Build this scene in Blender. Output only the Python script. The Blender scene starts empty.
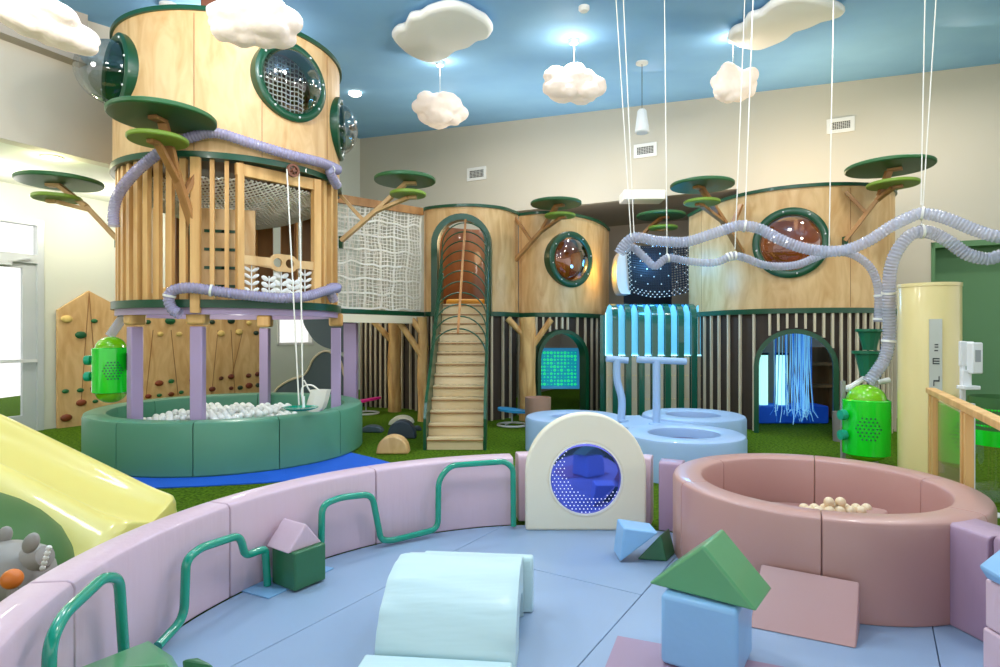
import bpy, bmesh, math, random
from mathutils import Vector, Matrix, noise
random.seed(7)
C = bpy.context.scene.collection
F = 600.0; CX = 500.0; CY = 333.5; CAMZ = 1.55
PI = math.pi

# ------------------------------------------------------------------ helpers
def at(px, py, Y):
    return Vector(((px-CX)/F*Y, Y, CAMZ-(py-CY)/F*Y))
def flo(px, py, z=0.0):
    Y = F*(CAMZ-z)/(py-CY)
    return Vector(((px-CX)/F*Y, Y, z))
def ray_cyl(px, py, cx, cy, r, far=False):
    dx = (px-CX)/F
    a = dx*dx+1; b = -2*(dx*cx+cy); c = cx*cx+cy*cy-r*r
    D = max(b*b-4*a*c, 0)
    Y = (-b+(math.sqrt(D) if far else -math.sqrt(D)))/(2*a)
    return at(px, py, Y)
def ray_plane(px, py, p0, d):            # vertical plane through p0 (x,y) with direction d (x,y)
    dx = (px-CX)/F
    # dx*Y = p0x + d0*t ; Y = p0y + d1*t
    t = (dx*p0[1]-p0[0])/(d[0]-dx*d[1])
    return at(px, py, p0[1]+d[1]*t)
RD = (0.893, -0.45); LD = (0.45, 0.893)  # along the back wall, along the left wall
def ceil_z(x, y):
    s = RD[0]*x+RD[1]*y; t = LD[0]*x+LD[1]*y
    return 6.94-.0535*(s+10.93)+.13*(t-13.08)
def ray_ceil(px, py):
    lo, hi = 1.0, 25.0
    for _ in range(50):
        m = (lo+hi)/2; p = at(px, py, m)
        if p.z < ceil_z(p.x, p.y): lo = m
        else: hi = m
    return at(px, py, lo)

def lin(h):
    h = h.lstrip('#'); r = []
    for i in (0, 2, 4):
        c = int(h[i:i+2], 16)/255
        r.append(c/12.92 if c <= .04045 else ((c+.055)/1.055)**2.4)
    return (*r, 1)

def mat(name, col, rough=.5, metal=0, emit=None, es=0, alpha=1, col2=None, scale=8, stretch=(1,1,1), bump=0, bscale=60, coat=0, spec=.5, detail=4, dist=0, bstretch=None):
    m = bpy.data.materials.new(name); m.use_nodes = True
    nt = m.node_tree; b = nt.nodes['Principled BSDF']
    b.inputs['Base Color'].default_value = lin(col)
    b.inputs['Roughness'].default_value = rough; b.inputs['Metallic'].default_value = metal
    b.inputs['Specular IOR Level'].default_value = spec
    if coat: b.inputs['Coat Weight'].default_value = coat
    if alpha < 1: b.inputs['Alpha'].default_value = alpha
    if emit: b.inputs['Emission Color'].default_value = lin(emit); b.inputs['Emission Strength'].default_value = es
    tc = nt.nodes.new('ShaderNodeTexCoord')
    if col2:
        mp = nt.nodes.new('ShaderNodeMapping'); mp.inputs['Scale'].default_value = stretch
        nz = nt.nodes.new('ShaderNodeTexNoise'); nz.inputs['Scale'].default_value = scale; nz.inputs['Detail'].default_value = detail
        nz.inputs['Distortion'].default_value = dist
        cr = nt.nodes.new('ShaderNodeValToRGB')
        cr.color_ramp.elements[0].color = lin(col2); cr.color_ramp.elements[1].color = lin(col)
        cr.color_ramp.elements[0].position = .34; cr.color_ramp.elements[1].position = .62
        nt.links.new(tc.outputs['Object'], mp.inputs[0]); nt.links.new(mp.outputs[0], nz.inputs['Vector'])
        nt.links.new(nz.outputs[0], cr.inputs[0]); nt.links.new(cr.outputs[0], b.inputs['Base Color'])
    if bump:
        n2 = nt.nodes.new('ShaderNodeTexNoise'); n2.inputs['Scale'].default_value = bscale; n2.inputs['Detail'].default_value = 3
        bp = nt.nodes.new('ShaderNodeBump'); bp.inputs['Strength'].default_value = bump; bp.inputs['Distance'].default_value = .02
        if bstretch:
            m2 = nt.nodes.new('ShaderNodeMapping'); m2.inputs['Scale'].default_value = bstretch
            nt.links.new(tc.outputs['Object'], m2.inputs[0]); nt.links.new(m2.outputs[0], n2.inputs['Vector'])
        else: nt.links.new(tc.outputs['Object'], n2.inputs['Vector'])
        nt.links.new(n2.outputs[0], bp.inputs['Height'])
        nt.links.new(bp.outputs[0], b.inputs['Normal'])
    return m
def glassy(name, tint, mixf=.12, rough=.03):
    m = bpy.data.materials.new(name); m.use_nodes = True; nt = m.node_tree
    for n in list(nt.nodes): nt.nodes.remove(n)
    o = nt.nodes.new('ShaderNodeOutputMaterial'); t = nt.nodes.new('ShaderNodeBsdfTransparent'); g = nt.nodes.new('ShaderNodeBsdfGlossy')
    t.inputs[0].default_value = lin(tint); g.inputs['Roughness'].default_value = rough
    lw = nt.nodes.new('ShaderNodeLayerWeight'); lw.inputs[0].default_value = .35
    ma = nt.nodes.new('ShaderNodeMath'); ma.operation = 'MULTIPLY_ADD'; ma.inputs[1].default_value = .6; ma.inputs[2].default_value = mixf
    mx = nt.nodes.new('ShaderNodeMixShader')
    nt.links.new(lw.outputs['Facing'], ma.inputs[0]); nt.links.new(ma.outputs[0], mx.inputs[0])
    nt.links.new(t.outputs[0], mx.inputs[1]); nt.links.new(g.outputs[0], mx.inputs[2]); nt.links.new(mx.outputs[0], o.inputs[0])
    return m

M = {}
M['ceiling'] = mat('ceiling_blue', '#8cc2ee', .8, col2='#82b8e8', scale=.8)
M['wall'] = mat('wall_beige', '#cdc6b6', .85, bump=.05, bscale=200)
M['wallwhite'] = mat('wall_white', '#d9dccf', .85)
M['soffit'] = mat('soffit_grey', '#b3a99c', .85)
M['white'] = mat('white_paint', '#ecebe6', .5)
M['whitemetal'] = mat('white_metal', '#e4e6e6', .35, coat=.2)
M['turf'] = mat('green_turf', '#6f9820', .95, col2='#3a5a0c', scale=30, detail=9, bump=1.0, bscale=260, spec=.1)
M['bluefloor'] = mat('blue_floor', '#0f5fd6', .7, bump=.2, bscale=200)
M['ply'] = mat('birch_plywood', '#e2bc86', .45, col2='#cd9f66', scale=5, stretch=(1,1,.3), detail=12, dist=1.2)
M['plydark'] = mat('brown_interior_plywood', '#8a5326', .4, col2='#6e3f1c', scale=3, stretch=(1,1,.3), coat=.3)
M['pine'] = mat('pine_slat_wood', '#ecbd7a', .5, col2='#cf9a58', scale=7, stretch=(1,1,.12), detail=6)
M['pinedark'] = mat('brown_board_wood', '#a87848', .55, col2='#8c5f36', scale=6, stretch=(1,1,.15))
M['log'] = mat('peeled_log_wood', '#e6bd7c', .55, col2='#bd8a4e', scale=5, stretch=(1,1,.2), detail=8, dist=1.5)
M['branch'] = mat('branch_wood', '#b8844e', .5, col2='#9c6a3a', scale=6, stretch=(1,1,.4))
M['branchlight'] = mat('pale_branch_wood', '#d7b07a', .5, col2='#c49a62', scale=6, stretch=(1,1,.4))
M['slatpale'] = mat('pale_slat_wood', '#d6c8ae', .6)
M['slatdark'] = mat('dark_slat_wall', '#44372e', .7, col2='#382d26', scale=10, stretch=(1,1,.1))
M['green'] = mat('dark_green_enamel', '#0a4a2e', .35, coat=.15)
M['leafdark'] = mat('dark_leaf_green', '#2a6434', .5, coat=.1)
M['leaflight'] = mat('light_leaf_green', '#7d9c34', .5)
M['purple'] = mat('lilac_painted_post', '#b79fc6', .45)
M['lilac'] = mat('lilac_vinyl', '#d6bac8', .42, bump=.25, bscale=2.2, coat=.1, bstretch=(6,6,.7))
M['lilactop'] = M['lilac']
M['lilacdusk'] = mat('dusky_lilac_vinyl', '#ab8ca4', .42, bump=.4, bscale=2.2, coat=.1, bstretch=(5,5,.8))
M['pink'] = mat('dusky_pink_vinyl', '#bd9088', .38, bump=.06, bscale=9, coat=.15)
M['pinkmat'] = mat('rose_vinyl', '#c69a96', .42, bump=.06, bscale=9, coat=.15)
M['matblue'] = mat('blue_mat_vinyl', '#94abc8', .42, bump=.12, bscale=4, coat=.1)
M['aqua'] = mat('pale_aqua_vinyl', '#c9e4e8', .45, bump=.5, bscale=1.4, coat=.05, bstretch=(.8,6,6), detail=1)
M['skyblue'] = mat('sky_blue_vinyl', '#8ebfea', .4, bump=.35, bscale=2, coat=.15, bstretch=(3,3,3))
M['padblue'] = mat('powder_blue_vinyl', '#a2c2ea', .45, bump=.05, bscale=8, coat=.1)
M['blockgreen'] = mat('green_vinyl', '#5ea06c', .34, bump=.3, bscale=2.5, coat=.3)
M['blockdark'] = mat('forest_green_vinyl', '#2f7048', .38, bump=.08, bscale=9, coat=.2)
M['pitgreen'] = mat('sea_green_vinyl', '#569479', .45, bump=.05, bscale=8, coat=.1)
M['pitin'] = mat('pale_teal_vinyl', '#5f9a88', .5)
M['teal'] = mat('teal_pipe', '#15997c', .22, coat=.6)
M['cream'] = mat('cream_vinyl', '#f2ead2', .5, bump=.05, bscale=8)
M['yellow'] = mat('yellow_plastic', '#f2e284', .35, coat=.3)
M['colyellow'] = mat('yellow_column_paint', '#ecd898', .3, coat=.3)
M['hill'] = mat('moss_green_vinyl', '#3d6c38', .5, bump=.05, bscale=10)
M['grey'] = mat('grey_plastic', '#9b9791', .5)
M['slate'] = mat('slate_grey_board', '#50606a', .5)
M['navy'] = mat('charcoal_vinyl', '#3a4450', .5)
M['orange'] = mat('orange_plastic', '#e07a2c', .4)
M['ballwhite'] = mat('white_ball', '#f2f2ee', .35)
M['ballcream'] = mat('cream_ball', '#f0d9b4', .35)
M['rope'] = mat('white_rope', '#f6f2e8', .8)
M['ropeblack'] = mat('black_net', '#0c0f1a', .7)
M['canister'] = mat('bright_green_plastic', '#10e028', .15, coat=.6)
M['lime'] = mat('lime_plastic', '#7ccc12', .2, coat=.5)
M['tealknob'] = mat('teal_knob', '#16a884', .4)
M['dkgreen'] = mat('funnel_green', '#0e6a4a', .4)
M['black'] = mat('black_plastic', '#15171a', .5)
M['darkline'] = mat('printed_dark_ink', '#2b2f33', .6)
M['vent'] = mat('vent_dark', '#1c1e1e', .7)
M['cloud'] = mat('cloud_lamp_paper', '#f0e2d6', .85, emit='#ffe0c8', es=.22, bump=.6, bscale=12)
M['cloudflat'] = mat('cloud_foam', '#f7f6f2', .8, bump=.1, bscale=10)
M['lampglow'] = mat('lamp_lens', '#ffffff', .5, emit='#fff2d6', es=6)
M['cyan'] = mat('lit_cyan_acrylic', '#8fd4ee', .3, emit='#3fb4e4', es=.55)
M['cyanled'] = mat('white_blue_led', '#bfefff', .3, emit='#9fe8ff', es=2.2)
M['bluefoam'] = mat('blue_lit_panel', '#3aa0e6', .4, emit='#1590e8', es=.35)
M['ribgreen'] = mat('dark_teal_rib', '#0b5b4a', .2, coat=.7)
M['screenbase'] = mat('screen_glow', '#0f90b0', .4, emit='#0aa8c4', es=.55)
M['screenboard'] = mat('screen_board', '#6bb6dd', .5, emit='#2fa3e0', es=.35)
M['dot'] = mat('screen_dot', '#30ff90', .4, emit='#25f58a', es=.8)
M['fiber'] = mat('fibre_strand', '#b4e0ff', .3, emit='#6fc0f0', es=.5)
M['fiberdark'] = mat('blue_fibre_strand', '#2f7ad0', .3, emit='#1b62c8', es=.5)
M['bubblecol'] = mat('lit_bubble_column', '#d8ffe0', .3, emit='#a6f2e6', es=1.3)
M['bluebench'] = mat('blue_bench', '#2460c0', .5, emit='#1044c0', es=.25)
M['hose'] = mat('clear_ribbed_hose', '#bfc3d8', .2, alpha=.55, coat=.6)
M['hoselilac'] = mat('lilac_ribbed_hose', '#aaa4c8', .2, alpha=.72, coat=.6)
M['glass'] = glassy('clear_glass', '#ffffff', .02)
M['dome'] = glassy('clear_dome', '#e8eef0', .05)
M['bronze'] = glassy('bronze_dome', '#b08a66', .10)
M['mirror'] = mat('indigo_mirror', '#7078e0', .05, metal=.9)
M['dotwhite'] = mat('white_dot', '#e8ecff', .5, emit='#dfe6ff', es=.5)
M['magenta'] = mat('magenta_seat', '#e0188a', .4)
M['rockblue'] = mat('blue_seat', '#2f9ad8', .4)
M['stump'] = mat('pinkish_planter', '#b08a78', .6)
M['planter'] = mat('grey_planter', '#8c8582', .6)
M['treadwood'] = mat('pale_maple_step', '#e2cba2', .5, col2='#d2b88a', scale=5, stretch=(.3,1,1))
M['wheel'] = mat('brown_wheel', '#7a4630', .5)
M['greenwall'] = mat('sage_green_wall', '#5f8a60', .7, bump=.05, bscale=100)
M['canvas'] = mat('white_canvas', '#eee8da', .85, bump=.3, bscale=20)
M['aluminium'] = mat('aluminium_frame', '#ccd2d4', .35, metal=.15)

class MB:
    def __init__(s): s.v = []; s.f = []
    def add(s, vs, fs):
        n = len(s.v); s.v += [Vector(v) for v in vs]; s.f += [tuple(i+n for i in f) for f in fs]; return s
    def box(s, c, d, rz=0, mtx=None):
        hx, hy, hz = d[0]/2, d[1]/2, d[2]/2
        vs = [Vector((x, y, z)) for x in (-hx, hx) for y in (-hy, hy) for z in (-hz, hz)]
        R = mtx if mtx else Matrix.Rotation(rz, 3, 'Z')
        return s.add([R@v+Vector(c) for v in vs], [(0,1,3,2),(4,6,7,5),(0,4,5,1),(2,3,7,6),(0,2,6,4),(1,5,7,3)])
    def beam(s, a, b, w, h, up=(0,0,1)):    # rectangular bar from a to b
        a = Vector(a); b = Vector(b); d = (b-a); L = d.length; d.normalize()
        u = Vector(up); x = d.cross(u)
        if x.length < 1e-3: x = d.cross(Vector((0,1,0)))
        x.normalize(); u = x.cross(d).normalized()
        vs = []
        for p in (a, b):
            for i, j in ((-1,-1),(1,-1),(1,1),(-1,1)): vs.append(p+x*(w/2*i)+u*(h/2*j))
        return s.add(vs, [(3,2,1,0),(4,5,6,7),(0,1,5,4),(1,2,6,5),(2,3,7,6),(3,0,4,7)])
    def tube(s, pts, r, n=10, caps=True, closed=False):
        pts = [Vector(p) for p in pts]; N = len(pts)
        rr = r if isinstance(r, (list, tuple)) else [r]*N
        vs = []; prev = None
        for i, p in enumerate(pts):
            if closed: t = pts[(i+1) % N]-pts[i-1]
            else: t = pts[min(i+1, N-1)]-pts[max(i-1, 0)]
            t.normalize()
            if prev is None:
                x = t.orthogonal().normalized()
            else:
                x = prev-t*prev.dot(t)
                if x.length < 1e-5: x = t.orthogonal()
                x.normalize()
            prev = x; y = t.cross(x)
            for k in range(n):
                a = 2*PI*k/n; vs.append(p+(x*math.cos(a)+y*math.sin(a))*rr[i])
        fs = []
        for i in range(N if closed else N-1):
            j = (i+1) % N
            for k in range(n): fs.append((i*n+k, i*n+(k+1) % n, j*n+(k+1) % n, j*n+k))
        if caps and not closed: fs.append(tuple(range(n-1, -1, -1))); fs.append(tuple((N-1)*n+k for k in range(n)))
        return s.add(vs, fs)
    def lathe(s, prof, c, n=32, a0=0, a1=2*PI, axis=None, close=False):   # prof [(r,z)]
        full = abs(a1-a0-2*PI) < 1e-6; m = n if full else n+1
        q = Vector(axis).normalized().to_track_quat('Z', 'Y').to_matrix() if axis is not None else Matrix.Identity(3)
        vs = []; P = len(prof)
        for k in range(m):
            a = a0+(a1-a0)*k/n
            for r, z in prof: vs.append(q@Vector((r*math.cos(a), r*math.sin(a), z))+Vector(c))
        fs = []
        for k in range(n):
            k2 = (k+1) % m
            for i in range(P if close else P-1):
                j = (i+1) % P
                fs.append((k*P+i, k2*P+i, k2*P+j, k*P+j))
        if close and not full:
            fs.append(tuple(range(P-1, -1, -1))); fs.append(tuple((m-1)*P+i for i in range(P)))
        return s.add(vs, fs)
    def prism(s, poly, vec):            # polygon of 3-D points pushed along vec
        n = len(poly); v = Vector(vec); P = [Vector(p) for p in poly]
        return s.add(P+[p+v for p in P], [tuple(range(n-1, -1, -1)), tuple(range(n, 2*n))]+[(i, (i+1) % n, (i+1) % n+n, i+n) for i in range(n)])
    def ball(s, c, r, n=12, sc=(1,1,1), rot=None):
        vs = []; fs = []
        m = n//2
        for i in range(m+1):
            t = PI*i/m
            for k in range(n):
                a = 2*PI*k/n
                v = Vector((math.sin(t)*math.cos(a)*r*sc[0], math.sin(t)*math.sin(a)*r*sc[1], math.cos(t)*r*sc[2]))
                if rot: v = rot@v
                vs.append(v+Vector(c))
        for i in range(m):
            for k in range(n): fs.append((i*n+k, (i+1)*n+k, (i+1)*n+(k+1) % n, i*n+(k+1) % n))
        return s.add(vs, fs)
    def build(s, name, material, parent=None, smooth=True, angle=35, bevel=0, seg=3, sub=0, clean=True):
        org = Vector((0,0,0))
        if parent is not None: org = Vector(parent['org']) if 'org' in parent else parent.location.copy()
        else:
            xs = [v.x for v in s.v]; ys = [v.y for v in s.v]; zs = [v.z for v in s.v]
            org = Vector(((min(xs)+max(xs))/2, (min(ys)+max(ys))/2, min(zs)))
        me = bpy.data.meshes.new(name); me.from_pydata([v-org for v in s.v], [], s.f)
        bm = bmesh.new(); bm.from_mesh(me)
        if clean: bmesh.ops.remove_doubles(bm, verts=bm.verts, dist=1e-5)
        bmesh.ops.recalc_face_normals(bm, faces=bm.faces); bm.to_mesh(me); bm.free()
        me.materials.append(material)
        if smooth:
            for p in me.polygons: p.use_smooth = True
            me.set_sharp_from_angle(angle=math.radians(angle))
        o = bpy.data.objects.new(name, me); C.objects.link(o)
        if parent is not None:
            o.parent = parent
            if parent.parent is not None: o.location = (0,0,0)
        else: o.location = org
        if bevel:
            md = o.modifiers.new('bevel', 'BEVEL'); md.width = bevel; md.segments = seg; md.limit_method = 'ANGLE'; md.angle_limit = math.radians(40)
            md.harden_normals = False
        if sub:
            md = o.modifiers.new('sub', 'SUBSURF'); md.levels = sub; md.render_levels = sub
        return o
# sub-parts: a part's own origin equals its thing's, so vertices stay relative to the root
_build = MB.build
def build(s, name, material, parent=None, **k):
    if parent is not None and parent.parent is not None:
        root = parent.parent
        parent['_o'] = 1
        class _P: pass
        o = _build(s, name, material, root, **k); o.parent = parent; del parent['_o']
        return o
    return _build(s, name, material, parent, **k)
MB.build = build

def thing(name, label, cat, loc, group=None):
    o = bpy.data.objects.new(name, None); C.objects.link(o); o.location = Vector(loc); o.empty_display_size = .1
    o['label'] = label; o['category'] = cat
    if group: o['group'] = group
    return o
def tag(o, label, cat, group=None, kind=None):
    o['label'] = label; o['category'] = cat
    if group: o['group'] = group
    if kind: o['kind'] = kind
    return o
def struct(o): o['kind'] = 'structure'; return o
def copy_tree(o, parent=None):
    c = o.copy(); C.objects.link(c); c.parent = parent
    for ch in list(o.children): copy_tree(ch, c)
    return c
def boolcut(o, cutters):
    tmp = []
    for mb in cutters:
        c = mb.build('cutter', M['white'], smooth=False); tmp.append(c)
        md = o.modifiers.new('b', 'BOOLEAN'); md.operation = 'DIFFERENCE'; md.solver = 'EXACT'; md.object = c
    bpy.context.view_layer.update()
    dg = bpy.context.evaluated_depsgraph_get()
    me = bpy.data.meshes.new_from_object(o.evaluated_get(dg))
    o.modifiers.clear(); o.data = me
    for c in tmp: bpy.data.objects.remove(c)
    for p in me.polygons: p.use_smooth = True
    me.set_sharp_from_angle(angle=math.radians(30))
def catmull(pts, step=.02, closed=False):
    P = [Vector(p) for p in pts]; out = []
    n = len(P)
    for i in range(n if closed else n-1):
        if closed: p0, p1, p2, p3 = P[i-1], P[i], P[(i+1) % n], P[(i+2) % n]
        else: p0, p1, p2, p3 = P[max(i-1,0)], P[i], P[i+1], P[min(i+2,n-1)]
        m = max(2, int((p2-p1).length/step))
        for k in range(m):
            t = k/m
            out.append(.5*((2*p1)+(-p0+p2)*t+(2*p0-5*p1+4*p2-p3)*t*t+(-p0+3*p1-3*p2+p3)*t**3))
    if not closed: out.append(P[-1])
    return out
def resample(pts, step):
    out = [pts[0].copy()]; acc = 0
    for a, b in zip(pts, pts[1:]):
        L = (b-a).length
        while acc+L >= step:
            t = (step-acc)/L; a = a.lerp(b, t); out.append(a.copy()); L = (b-a).length; acc = 0
            if L < 1e-9: break
        acc += L
    return out
def path_wall(path, z0, z1, th, mb=None):
    """wall along a plan path, thickness th going away from the camera side"""
    mb = mb or MB(); n = len(path); nr = []
    for i in range(n):
        t = path[min(i+1,n-1)]-path[max(i-1,0)]; t.z = 0; t.normalize()
        nr.append(Vector((-t.y, t.x, 0)))
    vs = []
    for p, q in zip(path, nr):
        a = Vector((p.x, p.y, 0)); b = a+q*th
        vs += [a+Vector((0,0,z0)), a+Vector((0,0,z1)), b+Vector((0,0,z1)), b+Vector((0,0,z0))]
    fs = []
    for i in range(n-1):
        for k in range(4): fs.append((i*4+k, i*4+(k+1) % 4, (i+1)*4+(k+1) % 4, (i+1)*4+k))
    fs += [(0,1,2,3), ((n-1)*4+3, (n-1)*4+2, (n-1)*4+1, (n-1)*4)]
    return mb.add(vs, fs)
def mesh_light(name, typ, loc, energy, col=(1,1,1), size=.3, rot=None):
    l = bpy.data.lights.new(name, typ); l.energy = energy; l.color = col
    if typ == 'AREA': l.size = size; l.shape = 'DISK'
    else: l.shadow_soft_size = size
    o = bpy.data.objects.new(name, l); C.objects.link(o); o.location = loc
    if rot: o.rotation_euler = rot
    return o

# ================================================================== SETTING
CORN = (-3.87, 16.6)
# floor
struct(MB().box((1, 6, -.1), (26, 32, .2)).build('floor', M['turf'], smooth=False))
# blue walkway
bl = [flo(96,470), flo(128,490), flo(200,487), flo(265,483.5), flo(330,478), flo(395,465), flo(378,460), flo(345,452), flo(300,440), flo(200,455), flo(120,462)]
tag(MB().prism([p+Vector((0,0,.002)) for p in bl], (0,0,.012)).build('blue_walkway', M['bluefloor'], smooth=False), 'flat bright blue walkway laid on the turf before the green ball pit', 'walkway')

# left wall (with opening for the door at left and the small window)
def wall_strip(name, p0, d, t0, t1, z0, z1, m, th=.15, nrm=None, cuts=()):
    nx = Vector((-d[1], d[0], 0))
    a = Vector((p0[0]+d[0]*t0, p0[1]+d[1]*t0, 0)); b = Vector((p0[0]+d[0]*t1, p0[1]+d[1]*t1, 0))
    mb = MB().prism([a+Vector((0,0,z0)), b+Vector((0,0,z0)), b+Vector((0,0,z1)), a+Vector((0,0,z1))], nx*th)
    o = mb.build(name, m, smooth=False)
    if cuts:
        cs = []
        for (c0, c1, y0, y1) in cuts:
            q = MB(); A = Vector((p0[0]+d[0]*c0, p0[1]+d[1]*c0, 0))-nx*.2; B = Vector((p0[0]+d[0]*c1, p0[1]+d[1]*c1, 0))-nx*.2
            q.prism([A+Vector((0,0,y0)), B+Vector((0,0,y0)), B+Vector((0,0,y1)), A+Vector((0,0,y1))], nx*(th+.4)); cs.append(q)
        boolcut(o, cs)
    return struct(o)
LP = (-7.3, 9.8)
def lt(px):          # parameter along left wall for image column px
    dx = (px-CX)/F
    return (dx*LP[1]-LP[0])/(LD[0]-dx*LD[1])
def lw(px, py, off=0):
    p = ray_plane(px, py, LP, LD); return p+Vector((LD[1], -LD[0], 0))*off
tdoor = (lt(-60), lt(43))
zt0 = 3.36
tw = (lt(277), lt(313)); wz = (lw(295,345).z, lw(295,316).z)
wall_strip('wall_left', LP, LD, -14, 7.62, 0, 7.2, M['wallwhite'], cuts=[(tdoor[0], tdoor[1], 0, zt0), (tw[0], tw[1], wz[0], wz[1])])
# door and transom
def lpt(t, z, off=0): return Vector((LP[0]+LD[0]*t+LD[1]*off, LP[1]+LD[1]*t-LD[0]*off, z))
dr = MB()
def lbar(mb, t0, t1, z0, z1, o0, o1):
    mb.prism([lpt(t0,z0,o0), lpt(t1,z0,o0), lpt(t1,z1,o0), lpt(t0,z1,o0)], Vector((LD[1], -LD[0], 0))*(o1-o0))
fr = thing('door_1', 'tall aluminium framed glass door with transom at the left', 'door', lpt(tdoor[1]-.6, 0)); fr['kind'] = 'structure'
del fr['label']; del fr['category']
mb = MB(); w = .09; T0, T1 = tdoor
lbar(mb, T0, T0+w, 0, zt0, -.1, .03); lbar(mb, T1-w, T1, 0, zt0, -.1, .03); lbar(mb, T0+w, T1-w, zt0-w, zt0, -.1, .03)
lbar(mb, T0+w, T1-w, 2.66, 2.8, -.1, .03)
mb.build('door_frame', M['aluminium'], fr, smooth=False)
mb = MB(); lbar(mb, T1-.28, T1-w, .0, 2.66, -.07, -.01); lbar(mb, T0+w, T1-.28, .0, .26, -.07, -.01); lbar(mb, T0+w, T1-.28, 2.58, 2.66, -.07, -.01)
mb.build('door_leaf', M['aluminium'], fr, smooth=False)
mb = MB(); lbar(mb, T0+w, T1-.28, .26, 2.58, -.05, -.035); lbar(mb, T0+w, T1-w, 2.8, zt0-w, -.05, -.035); mb.build('door_glass', M['glass'], fr, smooth=False)
mb = MB(); mb.beam(lpt(T0+w, 1.12, .03), lpt(T1-.1, 1.12, .03), .03, .05); mb.build('push_bar', M['whitemetal'], fr)
mb = MB(); lbar(mb, T1-.9, T1-.45, 2.60, 2.68, .0, .07); mb.beam(lpt(T1-.5, 2.66, .06), lpt(T1-.2, 2.73, .05), .03, .02); mb.build('door_closer', M['aluminium'], fr)
# small window
wn = MB(); a, b = tw; z0, z1 = wz
for q in ((a, a+.06, z0, z1), (b-.06, b, z0, z1), (a, b, z0, z0+.06), (a, b, z1-.06, z1)): lbar(wn, *q, -.1, .02)
wo = struct(wn.build('window_1', M['white'], smooth=False))
gl = MB(); lbar(gl, a+.06, b-.06, z0+.06, z1-.06, -.06, -.05); gl.build('window_pane', M['glass'], wo, smooth=False)
# upper left overhanging wall, lower ceiling and beam
UP = (-5.6, 7.75)
wall_strip('wall_upper_left', UP, LD, -12, 4.6, 3.87, 7.0, M['soffit'] if False else M['wall'], th=.2)
nx = Vector((-LD[1], LD[0], 0))
A = Vector((UP[0]+LD[0]*-12, UP[1]+LD[1]*-12, 3.87)); B = Vector((UP[0]+LD[0]*4.6, UP[1]+LD[1]*4.6, 3.87))
mb = MB().prism([A+nx*.2, B+nx*.2, B+nx*3.4, A+nx*3.4], (0,0,.12)); struct(mb.build('ceiling_lower', M['wallwhite'], smooth=False))
mb = MB().prism([B, B+nx*3.4, B+nx*3.4+Vector((0,0,3.2)), B+Vector((0,0,3.2))], Vector((LD[0],LD[1],0))*.1); struct(mb.build('wall_return', M['wall'], smooth=False))
bx = -nx
mb = MB(); A2 = Vector((UP[0]+LD[0]*-12, UP[1]+LD[1]*-12, 5.04)); B2 = Vector((UP[0]+LD[0]*.15, UP[1]+LD[1]*.15, 5.04))
mb.prism([A2, A2+bx*.2, A2+bx*.2+Vector((0,0,2)), A2+Vector((0,0,2))], B2-A2); struct(mb.build('trim_1', M['soffit'], smooth=False))
# back wall with alcove opening
def bt(px):
    dx = (px-CX)/F; return (dx*CORN[1]-CORN[0])/(RD[0]-dx*RD[1])
def bpt(t, z, off=0): return Vector((CORN[0]+RD[0]*t-LD[0]*off, CORN[1]+RD[1]*t-LD[1]*off, z))   # off towards camera
def bslab(mb, t0, t1, z0, z1, o0, o1):
    mb.prism([bpt(t0,z0,o0), bpt(t1,z0,o0), bpt(t1,z1,o0), bpt(t0,z1,o0)], Vector((-LD[0],-LD[1],0))*(o1-o0)); return mb
ta0, ta1, ZA = bt(515), bt(738), 4.5
mb = MB(); bslab(mb, -.2, ta0, 0, 7.3, -.15, 0)
mb.build('wall_back_left', M['wall'], smooth=False)
mb = MB(); bslab(mb, ta0, ta1, ZA, 7.3, -.15, 0)
mb.build('wall_back', M['wall'], smooth=False)
mb = MB(); tg0 = bt(931); bslab(mb, ta1, tg0, 0, 7.3, -.15, 0); mb.build('wall_back_right', M['wall'], smooth=False)
zg = ray_plane(960, 241, CORN, RD).z
mb = MB(); bslab(mb, tg0, 22, zg, 7.3, -.15, 0); mb.build('wall_back_over_green', M['wall'], smooth=False)
mb = MB(); bslab(mb, tg0-.1, 22, 0, zg+.1, -.45, -.3); mb.build('wall_green', M['greenwall'], smooth=False)
mb = MB(); bslab(mb, tg0, tg0+.06, 0, zg, -.3, .02); bslab(mb, tg0, 22, zg-.10, zg, -.3, .02); mb.build('trim_2', M['greenwall'], smooth=False)
mb = MB(); bslab(mb, ta0-.2, ta1+.2, 0, ZA+.1, -3.2, -3.05); bslab(mb, ta0-.2, ta0, 0, ZA, -3.05, 0); bslab(mb, ta1, ta1+.2, 0, ZA, -3.05, -.15)
mb.build('wall_alcove', M['soffit'], smooth=False)
mb = MB(); bslab(mb, ta0-.2, ta1+.2, ZA, ZA+.1, -3.2, -.16); mb.build('ceiling_alcove', M['soffit'], smooth=False)
for n in ('wall_back_left','wall_back','wall_back_right','wall_back_over_green','wall_green','trim_2','wall_alcove','ceiling_alcove'): struct(bpy.data.objects[n])
# ceiling
def cpt(s, t, dz=0):
    x = RD[0]*s+LD[0]*t; y = RD[1]*s+LD[1]*t; return Vector((x, y, ceil_z(x, y)+dz))
mb = MB().prism([cpt(-15,-3), cpt(12,-3), cpt(12,13.15), cpt(-15,13.15)], (0,0,.2)); struct(mb.build('ceiling', M['ceiling'], smooth=False))

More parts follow.
